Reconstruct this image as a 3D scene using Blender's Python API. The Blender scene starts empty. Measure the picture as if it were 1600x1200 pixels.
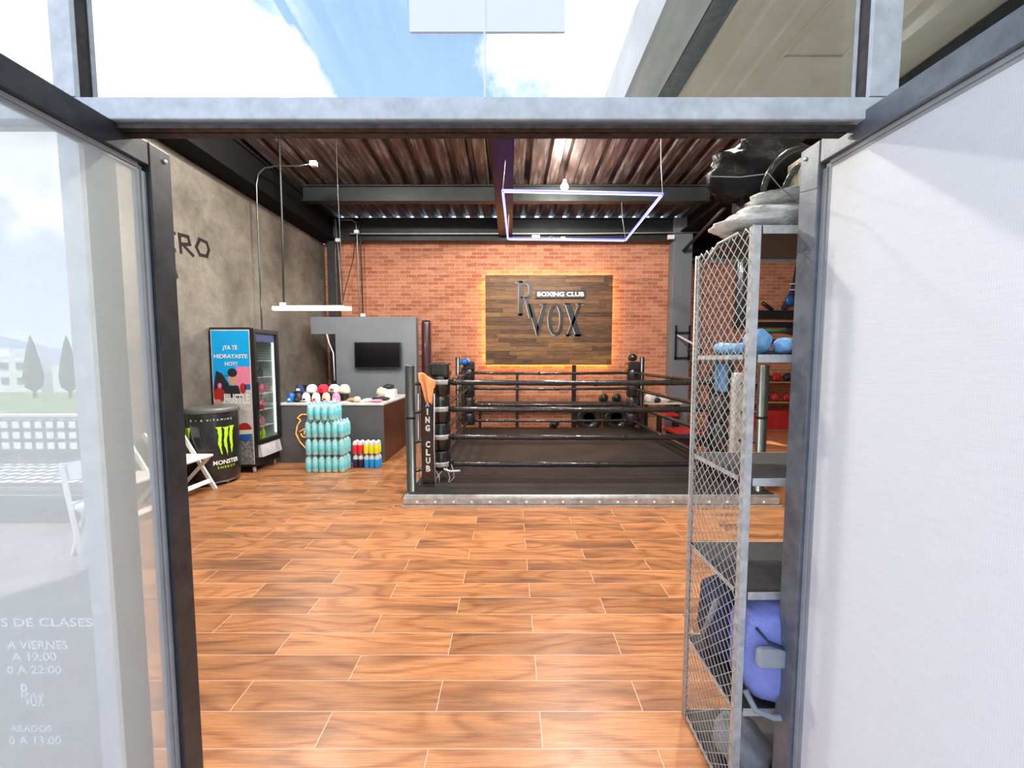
import bpy, bmesh, math, random
from mathutils import Vector, Matrix
random.seed(7)
SC = bpy.context.scene
COL = SC.collection
PI = math.pi

# ---------------------------------------------------------------- camera
cam = bpy.data.cameras.new('camera'); co = bpy.data.objects.new('camera', cam); COL.objects.link(co)
cam.sensor_width = 36; cam.lens = 581 / 1600 * 36; cam.shift_x = 3 / 1600; cam.clip_start = .02; cam.clip_end = 3000
co.location = (0, 0, 1.6); co.rotation_euler = (math.radians(90 - 3.6), 0, 0)
SC.camera = co
SC.view_settings.view_transform = 'Standard'; SC.view_settings.look = 'None'
SC.view_settings.gamma = 1; SC.view_settings.use_curve_mapping = False
SC.view_settings.exposure = 0.35

# ---------------------------------------------------------------- node helper
class NT:
    def __init__(s, nt): s.t = nt; s.n = nt.nodes; s.l = nt.links
    def add(s, typ, **kw):
        n = s.n.new(typ)
        for k, v in kw.items(): setattr(n, k, v)
        return n
    def put(s, sock, v):
        if hasattr(v, 'is_output'): s.l.new(v, sock)
        elif v is not None:
            if isinstance(v, (tuple, list)) and len(v) == 3 and sock.type == 'RGBA': v = (*v, 1)
            sock.default_value = v
    def m(s, op, a, b=None, c=None):
        n = s.add('ShaderNodeMath', operation=op)
        s.put(n.inputs[0], a)
        if b is not None: s.put(n.inputs[1], b)
        if c is not None: s.put(n.inputs[2], c)
        return n.outputs[0]
    def comb(s, x, y, z):
        n = s.add('ShaderNodeCombineXYZ')
        for i, v in enumerate((x, y, z)): s.put(n.inputs[i], v)
        return n.outputs[0]
    def sep(s, v):
        n = s.add('ShaderNodeSeparateXYZ'); s.l.new(v, n.inputs[0]); return n.outputs
    def pos(s): return s.add('ShaderNodeNewGeometry').outputs['Position']
    def obj(s): return s.add('ShaderNodeTexCoord').outputs['Object']
    def noise(s, vec, scale=5, detail=4, rough=.55, dist=0, out=0):
        n = s.add('ShaderNodeTexNoise'); s.put(n.inputs['Vector'], vec)
        n.inputs['Scale'].default_value = scale; n.inputs['Detail'].default_value = detail
        n.inputs['Roughness'].default_value = rough; n.inputs['Distortion'].default_value = dist
        return n.outputs[out]
    def ramp(s, fac, stops):
        n = s.add('ShaderNodeValToRGB'); s.put(n.inputs[0], fac); e = n.color_ramp.elements
        while len(e) < len(stops): e.new(.5)
        for i, (p, c) in enumerate(stops):
            e[i].position = p; e[i].color = (*c, 1) if len(c) == 3 else c
        return n.outputs[0]
    def mix(s, f, a, b, typ='MIX'):
        n = s.add('ShaderNodeMix', data_type='RGBA', blend_type=typ)
        s.put(n.inputs[0], f); s.put(n.inputs[6], a); s.put(n.inputs[7], b); return n.outputs[2]
    def mr(s, v, a, b, c, d):
        n = s.add('ShaderNodeMapRange'); s.put(n.inputs[0], v)
        for i, k in enumerate((a, b, c, d)): n.inputs[i + 1].default_value = k
        return n.outputs[0]
    def bump(s, h, strength=.3, dist=.01):
        n = s.add('ShaderNodeBump'); n.inputs['Strength'].default_value = strength; n.inputs['Distance'].default_value = dist
        s.l.new(h, n.inputs['Height']); return n.outputs[0]

# ---------------------------------------------------------------- world: daylight sky with clouds
w = bpy.data.worlds.new('sky'); SC.world = w; w.use_nodes = True
W = NT(w.node_tree); W.n.clear()
dirv = W.add('ShaderNodeTexCoord').outputs['Generated']
dx, dy, dz = W.sep(dirv)
def blob(cx, cz, rad):          # soft cloud bank around a bearing of the southern sky
    v = Vector((cx, -1, cz)).normalized()
    n = W.add('ShaderNodeVectorMath', operation='DISTANCE'); W.l.new(dirv, n.inputs[0]); n.inputs[1].default_value = v
    return W.mr(n.outputs['Value'], rad, rad * .35, 0, 1)
n1 = W.noise(dirv, 5.0, 9, .62, .08)
f = W.m('MULTIPLY', W.m('SUBTRACT', n1, .5), 1.9)
for cx, cz, r, wt in ((-.86, .78, .36, .75), (-.62, .7, .17, .5), (.2, .86, .24, .42), (.36, .75, .2, .6), (-1.35, .85, .3, .25), (-.42, .92, .24, -.85), (-.30, .76, .16, -.75), (-.66, 1.08, .16, -.5), (-.12, .86, .12, -.2)):
    f = W.m('ADD', f, W.m('MULTIPLY', blob(cx, cz, r), wt))
f = W.mr(W.m('ADD', f, .10), .06, .36, 0, 1)
blue = W.ramp(dz, [(0, (.66, .76, .90)), (.3, (.36, .53, .90)), (1, (.20, .36, .82))])
ncl = W.noise(dirv, 9, 5, .6)
cloud = W.ramp(ncl, [(.3, (.78, .82, .9)), (.6, (1.12, 1.12, 1.14))])
skyc = W.mix(f, blue, cloud)
bg = W.add('ShaderNodeBackground'); W.l.new(skyc, bg.inputs[0]); bg.inputs[1].default_value = 1.6
W.l.new(bg.outputs[0], W.add('ShaderNodeOutputWorld').inputs[0])
SUN = bpy.data.lights.new('sun', 'SUN'); SUN.energy = 5.5; SUN.angle = .03; SUN.color = (1, .96, .9)
so = bpy.data.objects.new('sun', SUN); COL.objects.link(so)
so.location = (0, -10, 20); so.rotation_euler = (math.radians(-20), math.radians(-14), 0)

# ---------------------------------------------------------------- materials
def newmat(name):
    m = bpy.data.materials.new(name); m.use_nodes = True
    t = NT(m.node_tree); b = t.n['Principled BSDF']; return m, t, b
def pm(name, col, rough=.5, metal=0, var=.12, scale=9, bump=0, bscale=60, coat=0, trans=0, emis=0, ecol=None, bdist=.004, spec=.5):
    m, t, b = newmat(name); p = t.obj()
    n = t.noise(p, scale, 4, .6)
    lo = tuple(c * (1 - var) for c in col); hi = tuple(min(1, c * (1 + var)) for c in col)
    t.l.new(t.ramp(n, [(.3, lo), (.7, hi)]), b.inputs['Base Color'])
    b.inputs['Roughness'].default_value = rough; b.inputs['Metallic'].default_value = metal
    b.inputs['Coat Weight'].default_value = coat; b.inputs['Transmission Weight'].default_value = trans
    b.inputs['Specular IOR Level'].default_value = spec
    if bump: t.l.new(t.bump(t.noise(p, bscale, 4), bump, bdist), b.inputs['Normal'])
    if emis:
        b.inputs['Emission Color'].default_value = (*(ecol or col), 1); b.inputs['Emission Strength'].default_value = emis
    return m
M = {}
M['graphite'] = pm('graphite_paint', (.05, .052, .058), .4, .3, .3, 14, .1, 200)
M['steelblue'] = pm('greyed_steel_paint', (.16, .175, .20), .38, .3, .25, 18, .15, 150)
M['lintel'] = pm('sky_brightened_paint', (.66, .67, .69), .5, .1, .16, 20, .15, 120)  # brightness of fronts facing the open sky, put into the colour
M['rusty'] = pm('dark_rusty_track', (.045, .035, .032), .5, .4, .6, 30, .3, 120)
M['rubber'] = pm('grey_seal', (.35, .37, .39), .6)
M['mblk'] = pm('matte_black_steel', (.004, .004, .005), .8, spec=.15)
M['blk'] = pm('black_paint', (.012, .012, .014), .4)
M['beam'] = pm('dark_beam_paint', (.020, .024, .026), .45, .2, .25, 5, .05)
M['mainbeam'] = pm('brown_primer_beam', (.022, .013, .013), .5, .1, .2)
M['vinyl'] = pm('black_vinyl', (.020, .020, .021), .24, 0, .3, 12, .22, 11, .5, bdist=.012)
M['vinylg'] = pm('grey_silver_vinyl', (.50, .52, .52), .35, .2, .25, 14, .8, 30, .3, bdist=.01)
M['vinylr'] = pm('maroon_vinyl', (.05, .016, .02), .3, 0, .2, 9, .4, 18, .4, bdist=.01)
M['pole'] = pm('gunmetal_tube', (.10, .11, .11), .3, .8, .1)
M['white'] = pm('white_plastic', (.85, .85, .84), .45, 0, .04)
M['whitep'] = pm('white_paint', (.82, .83, .84), .4, 0, .05)
M['galv'] = pm('galvanised_steel', (.62, .62, .6), .42, .35, .2, 30, .2, 200)
M['mesh'] = pm('expanded_metal', (.66, .64, .6), .4, .4, .15, 30)
M['shelf'] = pm('black_shelf_board', (.03, .031, .035), .5, 0, .35, 20, .2, 120)
M['grey'] = pm('slate_laminate', (.10, .105, .115), .5, 0, .12, 4)
M['greyp'] = pm('blue_grey_partition', (.16, .175, .20), .6, 0, .08, 3)
M['brown'] = pm('dark_walnut_laminate', (.09, .035, .022), .35, 0, .35, 6)
M['topw'] = pm('pale_counter_top', (.72, .71, .69), .3)
M['screen'] = pm('tv_glass', (.002, .002, .003), .3, 0, .1, spec=.2)
M['orange'] = pm('orange_cloth', (.85, .36, .16), .85, 0, .1, 20, .4, 60)
M['ltblue'] = pm('light_blue_cloth', (.25, .52, .85), .75, 0, .15, 30, .8, 50, bdist=.01)
M['blue'] = pm('blue_leather', (.02, .12, .45), .35, 0, .2)
M['red'] = pm('red_vinyl', (.45, .02, .02), .4, 0, .2)
M['redc'] = pm('red_cloth', (.75, .02, .05), .8, 0, .1)
M['navy'] = pm('navy_cloth', (.02, .03, .09), .8)
M['green'] = pm('green_cloth', (.02, .35, .14), .8)
M['beige'] = pm('beige_cloth', (.62, .55, .44), .85)
M['yellow'] = pm('yellow_plastic', (.75, .7, .03), .45)
M['limeg'] = pm('lime_print', (.50, .85, .02), .45, 0, .15, 20)
M['bluet'] = pm('blue_print', (.0, .42, .95), .4, 0, .03)
M['pinkp'] = pm('pink_print', (.8, .25, .42), .45)
M['skin'] = pm('skin_print', (.62, .36, .26), .5)
M['dkp'] = pm('dark_print', (.02, .018, .03), .5)
M['rock'] = pm('grey_rock_print', (.24, .24, .25), .5, 0, .8, 30)
M['palep'] = pm('pale_grey_print', (.62, .62, .66), .5, 0, .15)
M['can'] = pm('black_can_print', (.022, .024, .026), .22, .2, .25, 3, 0, 0, .4)
M['canrim'] = pm('grey_rim', (.16, .17, .17), .4, .4)
M['water'] = pm('blue_water_bottle', (.40, .78, .93), .15, 0, .25, 22, 0, 0, 0, .12)
M['wlabel'] = pm('aqua_label', (.18, .74, .88), .35, 0, .2, 30)
M['wcap'] = pm('pale_blue_cap', (.55, .80, .92), .4)
M['wrap'] = pm('shrink_wrap', (.8, .95, 1), .15, 0, .05)
M['clearp'] = pm('clear_bottle', (.82, .84, .84), .15, 0, .1, 20, 0, 0, 0, .3)
M['drinkr'] = pm('red_drink', (.85, .03, .05), .25); M['drinky'] = pm('yellow_drink', (.85, .82, .03), .25)
M['drinkb'] = pm('blue_drink', (.02, .35, .85), .25); M['drinkk'] = pm('dark_drink', (.03, .02, .06), .3)
M['bag'] = pm('periwinkle_bag_cloth', (.22, .26, .62), .7, 0, .2, 8, .5, 14, bdist=.02)
M['bagd'] = pm('grey_bag_cloth', (.33, .35, .37), .75, 0, .2, 8, .4, 30)
M['dkbag'] = pm('navy_bag_cloth', (.03, .04, .09), .7, 0, .4, 12, .6, 20, bdist=.02)
M['plasticw'] = pm('clear_white_plastic', (.75, .76, .75), .2, 0, .35, 9, 1.0, 14, .5, bdist=.03)
M['plasticb'] = pm('black_plastic_film', (.004, .004, .005), .42, 0, .3, 9, .6, 12, 0, spec=.22, bdist=.03)
M['conduit'] = pm('galvanised_conduit', (.42, .42, .40), .45, .5, .2)
M['cable'] = pm('black_cable', (.02, .02, .02), .5)
M['chrome'] = pm('chrome', (.7, .7, .7), .2, 1, .1)
M['woodl'] = pm('light_wood_board', (.5, .26, .11), .5, 0, .25, 12)
M['paver'] = pm('terrace_concrete', (.26, .26, .25), .8, 0, .2, 4, .2, 80)
M['bldg'] = pm('white_render_wall', (.8, .8, .78), .8, 0, .05)
M['cypress'] = pm('cypress_foliage', (.04, .09, .035), .9, 0, .5, 3)
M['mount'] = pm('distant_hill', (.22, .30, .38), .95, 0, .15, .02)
M['lawn'] = pm('meadow_grass', (.17, .24, .08), .95, 0, .4, .4)
M['pinkc'] = pm('pale_parapet', (.75, .66, .60), .8)
M['neon'] = pm('orange_outline', (1, .42, .12), .4, 0, .05, 5, 0, 0, 0, 0, .5, (1, .40, .10))
M['lampw'] = pm('lit_tube', (1, 1, 1), .4, 0, 0, 5, 0, 0, 0, 0, 14, (1, .98, .92))
M['bulbe'] = pm('lit_bulb', (1, 1, 1), .4, 0, 0, 5, 0, 0, 0, 0, 60, (1, .97, .85))
M['ledb'] = pm('lit_blue_tube', (.1, .12, 1), .4, 0, 0, 5, 0, 0, 0, 0, 3.2, (.10, .08, 1))
M['ledw'] = pm('lit_violet_tube', (.1, .12, 1), .4, 0, 0, 5, 0, 0, 0, 0, 3.0, (.50, .52, 1))
M['ledy'] = pm('warm_led_strip', (1, .6, .2), .4, 0, 0, 5, 0, 0, 0, 0, 48, (1, .55, .16))
M['fridgel'] = pm('fridge_liner', (.78, .82, .78), .5, 0, .03)
M['fridgelamp'] = pm('fridge_lamp', (1, 1, 1), .5, 0, 0, 5, 0, 0, 0, 0, 2.5, (.95, 1, .92))
M['sticker'] = pm('white_sticker', (.97, .97, .97), .5, 0, .03, 6, emis=0)

def floor_mat():
    m, t, b = newmat('wood_look_floor_tile')
    X, Y, Z = t.sep(t.pos())
    v = t.m('ADD', t.m('DIVIDE', t.m('SUBTRACT', Y, 1.600), .1635), 100)
    row = t.m('FLOOR', v); fy = t.m('FRACT', v)
    par = t.m('MULTIPLY', t.m('MODULO', row, 2), .5)
    u = t.m('ADD', t.m('ADD', t.m('DIVIDE', t.m('ADD', X, .34), .945), 50), par)
    ix = t.m('FLOOR', u); fx = t.m('FRACT', u)
    wn = t.add('ShaderNodeTexWhiteNoise', noise_dimensions='2D'); t.l.new(t.comb(ix, row, 0), wn.inputs['Vector'])
    rv = wn.outputs['Value']; r1, r2, r3 = t.sep(wn.outputs['Color'])
    # grain
    wx = t.m('MULTIPLY_ADD', rv, 37, t.m('MULTIPLY', X, 1.5)); wy = t.m('MULTIPLY_ADD', r2, 23, t.m('MULTIPLY', Y, 9))
    warp = t.noise(t.comb(wx, wy, r1), 1.3, 2, .5)
    warp2 = t.noise(t.comb(t.m('MULTIPLY', wx, .8), t.m('MULTIPLY', wy, .55), t.m('MULTIPLY', r1, 7)), .8, 1, .4)
    ringv = t.m('ADD', t.m('MULTIPLY', warp2, 9), t.m('MULTIPLY', Y, 3))
    rings = t.m('MULTIPLY_ADD', t.m('SINE', t.m('MULTIPLY', ringv, 6.3)), .5, .5)
    fine = t.noise(t.comb(t.m('MULTIPLY', wx, 1.2), t.m('MULTIPLY', wy, 7), 0), 3, 6, .65)
    big = t.noise(t.comb(wx, t.m('MULTIPLY', wy, .8), t.m('MULTIPLY', r3, 9)), .9, 2, .5)
    g = t.m('ADD', t.m('ADD', t.m('MULTIPLY', t.m('POWER', rings, 3), .12), t.m('MULTIPLY', t.noise(t.comb(t.m('MULTIPLY', wx, 1.1), t.m('MULTIPLY', wy, 2.6), 4), 2.2, 5, .6, .3), .38)), t.m('MULTIPLY', fine, .56))
    g = t.m('MULTIPLY_ADD', t.m('SUBTRACT', 1.04, g), 1.22, -.12)
    colr = t.ramp(g, [(.18, (.17, .055, .020)), (.40, (.36, .135, .050)), (.60, (.54, .235, .095)), (.85, (.72, .37, .165))])
    dark = t.mr(big, .50, .72, 0, .72)
    colr = t.mix(dark, colr, (.13, .062, .035))
    tone = t.mr(rv, 0, 1, .72, 1.10)
    colr = t.mix(1, colr, t.comb(tone, tone, tone), 'MULTIPLY')
    gx = t.m('LESS_THAN', fx, .0048); gy = t.m('LESS_THAN', fy, .022); gr = t.m('MAXIMUM', gx, gy)
    colr = t.mix(gr, colr, (.66, .44, .32))
    t.l.new(colr, b.inputs['Base Color'])
    b.inputs['Roughness'].default_value = .24
    t.l.new(t.mr(fine, .3, .7, .26, .40), b.inputs['Roughness'])
    h = t.m('SUBTRACT', t.m('MULTIPLY', fine, .25), gr)
    t.l.new(t.bump(h, .25, .002), b.inputs['Normal'])
    return m
M['floor'] = floor_mat()

def brick_mat(name, dim=1.0):
    m, t, b = newmat(name)
    X, Y, Z = t.sep(t.pos())
    bt = t.add('ShaderNodeTexBrick'); bt.offset = .5
    jit = t.noise(t.comb(X, Z, 0), 9, 2)
    t.l.new(t.comb(t.m('MULTIPLY_ADD', jit, .006, X), t.m('MULTIPLY_ADD', jit, .008, Z), 0), bt.inputs['Vector'])
    bt.inputs['Scale'].default_value = 1; bt.inputs['Brick Width'].default_value = .25; bt.inputs['Row Height'].default_value = .083
    bt.inputs['Mortar Size'].default_value = .006; bt.inputs['Mortar Smooth'].default_value = .2; bt.inputs['Bias'].default_value = .05
    bt.inputs['Color1'].default_value = (.36 * dim, .105 * dim, .05 * dim, 1); bt.inputs['Color2'].default_value = (.56 * dim, .23 * dim, .125 * dim, 1)
    bt.inputs['Mortar'].default_value = (.58 * dim, .36 * dim, .27 * dim, 1)
    n = t.noise(t.comb(X, t.m('MULTIPLY', Z, 4), 3), 3.2, 5, .65)
    c = t.mix(t.mr(n, .52, .72, 0, .55), bt.outputs['Color'], (.17 * dim, .06 * dim, .04 * dim))
    n2 = t.noise(t.comb(X, t.m('MULTIPLY', Z, 2), 8), 14, 4, .6)
    c = t.mix(t.mr(n2, .55, .75, 0, .3), c, (.72 * dim, .46 * dim, .36 * dim))
    t.l.new(c, b.inputs['Base Color']); b.inputs['Roughness'].default_value = .85
    h = t.m('SUBTRACT', t.m('MULTIPLY', n2, .3), bt.outputs['Fac'])
    t.l.new(t.bump(h, .5, .008), b.inputs['Normal'])
    return m
M['brick'] = brick_mat('red_brick_slips')

def concrete_mat(name, c0, c1, c2, scale=1.0):
    m, t, b = newmat(name); p = t.pos()
    a = t.noise(p, .9 * scale, 6, .62, .4); a2 = t.noise(p, 5 * scale, 8, .68); a3 = t.noise(p, 26 * scale, 3, .6)
    g = t.m('ADD', t.m('ADD', t.m('MULTIPLY', a, .6), t.m('MULTIPLY', a2, .3)), t.m('MULTIPLY', a3, .1))
    c = t.ramp(g, [(.36, c0), (.5, c1), (.64, c2)])
    t.l.new(c, b.inputs['Base Color']); b.inputs['Roughness'].default_value = .75
    t.l.new(t.bump(a3, .2, .004), b.inputs['Normal'])
    return m
M['concrete'] = concrete_mat('polished_grey_concrete', (.085, .076, .062), (.16, .143, .118), (.26, .236, .20))
M['concreteb'] = concrete_mat('pale_cast_concrete', (.58, .58, .56), (.66, .66, .64), (.74, .74, .72), 3)
M['soffit'] = concrete_mat('tan_rendered_soffit', (.74, .62, .47), (.80, .68, .53), (.86, .74, .59), 4)

def deck_mat():
    m, t, b = newmat('galvanised_roof_deck'); X, Y, Z = t.sep(t.pos())
    a = t.noise(t.comb(t.m('MULTIPLY', X, 9), t.m('MULTIPLY', Y, 1.1), 0), 1.6, 6, .65)
    c = t.ramp(a, [(.32, (.032, .014, .012)), (.52, (.075, .045, .038)), (.72, (.22, .20, .18))])
    t.l.new(c, b.inputs['Base Color']); b.inputs['Metallic'].default_value = .3; b.inputs['Roughness'].default_value = .45
    t.l.new(t.bump(a, .3, .01), b.inputs['Normal'])
    return m
M['deck'] = deck_mat()

def board_mat():
    m, t, b = newmat('reclaimed_wood_strips'); X, Y, Z = t.sep(t.pos())
    v = t.m('DIVIDE', Z, .0955); row = t.m('FLOOR', v); fy = t.m('FRACT', v)
    wr = t.add('ShaderNodeTexWhiteNoise', noise_dimensions='1D'); t.l.new(row, wr.inputs['W'])
    u = t.m('ADD', t.m('DIVIDE', X, .85), wr.outputs['Value']); ix = t.m('FLOOR', u); fx = t.m('FRACT', u)
    wn = t.add('ShaderNodeTexWhiteNoise', noise_dimensions='2D'); t.l.new(t.comb(ix, row, 0), wn.inputs['Vector'])
    g = t.noise(t.comb(t.m('MULTIPLY_ADD', wn.outputs['Value'], 9, t.m('MULTIPLY', X, 2)), t.m('MULTIPLY', Z, 26), 0), 1.6, 7, .68, .5)
    c = t.ramp(t.m('ADD', t.m('MULTIPLY', g, .8), t.m('MULTIPLY', wn.outputs['Value'], .26)), [(.3, (.026, .010, .004)), (.5, (.12, .050, .016)), (.68, (.24, .115, .036)), (.85, (.40, .21, .075))])
    gr = t.m('MAXIMUM', t.m('LESS_THAN', fy, .05), t.m('LESS_THAN', fx, .006))
    c = t.mix(gr, c, (.02, .01, .006)); t.l.new(c, b.inputs['Base Color']); b.inputs['Roughness'].default_value = .55
    t.l.new(t.bump(t.m('SUBTRACT', g, gr), .3, .004), b.inputs['Normal'])
    return m
M['board'] = board_mat()

def canvas_mat():
    m, t, b = newmat('black_ring_canvas'); p = t.pos()
    a = t.noise(p, 2.2, 6, .6); a3 = t.noise(p, 60, 3)
    t.l.new(t.ramp(a, [(.35, (.013, .012, .013)), (.65, (.030, .026, .026))]), b.inputs['Base Color'])
    b.inputs['Roughness'].default_value = .62
    t.l.new(t.bump(a, .15, .02), b.inputs['Normal']); return m
M['canvas'] = canvas_mat()

def glass_mirror(name, refl, tint=(.98, .98, .98), haze=0):
    m = bpy.data.materials.new(name); m.use_nodes = True; t = NT(m.node_tree); t.n.clear()
    g = t.add('ShaderNodeBsdfGlossy'); g.inputs['Color'].default_value = (*tint, 1); g.inputs['Roughness'].default_value = .004
    tr = t.add('ShaderNodeBsdfTransparent'); tr.inputs['Color'].default_value = (.75, .8, .8, 1)
    mx = t.add('ShaderNodeMixShader'); nn = t.noise(t.pos(), 3, 3)
    t.l.new(t.mr(nn, .3, .7, refl - .02, refl + .02), mx.inputs[0]); t.l.new(tr.outputs[0], mx.inputs[1]); t.l.new(g.outputs[0], mx.inputs[2])
    out = mx.outputs[0]
    if haze:       # pale film on the inside of the pane
        d = t.add('ShaderNodeBsdfDiffuse'); d.inputs[0].default_value = (.8, .84, .82, 1); m2 = t.add('ShaderNodeMixShader'); m2.inputs[0].default_value = haze
        t.l.new(out, m2.inputs[1]); t.l.new(d.outputs[0], m2.inputs[2]); out = m2.outputs[0]
    t.l.new(out, t.add('ShaderNodeOutputMaterial').inputs[0]); return m
def squares_mat():
    m, t, b = newmat('white_squares_weave'); X, Y, Z = t.sep(t.pos())
    a = t.m('LESS_THAN', t.m('FRACT', t.m('MULTIPLY', X, 7.7)), .62); c = t.m('LESS_THAN', t.m('FRACT', t.m('MULTIPLY', t.m('ADD', Y, Z), 8.2)), .62)
    t.l.new(t.mix(t.m('MULTIPLY', a, c), (.12, .13, .13), (.9, .9, .9)), b.inputs['Base Color']); b.inputs['Roughness'].default_value = .6; return m
M['squares'] = squares_mat()
M['mirror'] = glass_mirror('reflective_window_glass', .70)
M['mirror2'] = glass_mirror('reflective_side_glass', .78, haze=.28)
M['fglass'] = glass_mirror('clear_cooler_glass', .10)

def film_mat(name, opac, col, pitch=.006, dots=.12, gloss=.02):
    """perforated white privacy film on glass: partly see-through, partly white"""
    m = bpy.data.materials.new(name); m.use_nodes = True; t = NT(m.node_tree); t.n.clear()
    X, Y, Z = t.sep(t.pos()); k = 2 * PI / pitch
    s = t.m('MULTIPLY', t.m('SINE', t.m('MULTIPLY', t.m('ADD', Y, Z), k * .7)), t.m('SINE', t.m('MULTIPLY', t.m('SUBTRACT', Y, Z), k * .7)))
    weave = t.noise(t.comb(X, t.m('MULTIPLY', Y, 6), t.m('MULTIPLY', Z, 90)), 3, 3)
    df = t.add('ShaderNodeBsdfDiffuse'); tl = t.add('ShaderNodeBsdfTranslucent'); gl = t.add('ShaderNodeBsdfGlossy'); tr = t.add('ShaderNodeBsdfTransparent')
    c = t.mix(t.mr(s, 0, 1, 0, dots), col, (.25, .27, .30)); c = t.mix(t.mr(weave, .35, .65, 0, .10), c, (.5, .52, .54))
    t.l.new(c, df.inputs[0]); t.l.new(c, tl.inputs[0]); gl.inputs['Roughness'].default_value = .05
    a = t.add('ShaderNodeMixShader'); a.inputs[0].default_value = .22; t.l.new(df.outputs[0], a.inputs[1]); t.l.new(tl.outputs[0], a.inputs[2])
    b2 = t.add('ShaderNodeMixShader'); t.l.new(t.mr(s, 0, 1, opac, opac - dots * .15), b2.inputs[0]); t.l.new(tr.outputs[0], b2.inputs[1]); t.l.new(a.outputs[0], b2.inputs[2])
    c2 = t.add('ShaderNodeMixShader'); c2.inputs[0].default_value = gloss; t.l.new(b2.outputs[0], c2.inputs[1]); t.l.new(gl.outputs[0], c2.inputs[2])
    t.l.new(c2.outputs[0], t.add('ShaderNodeOutputMaterial').inputs[0]); return m
M['filmL'] = film_mat('see_through_privacy_film', .31, (.93, .97, .93), .005, .05)
M['filmR'] = film_mat('white_privacy_film', 1.0, (.95, .96, .965), .006, .14, 0)

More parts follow.
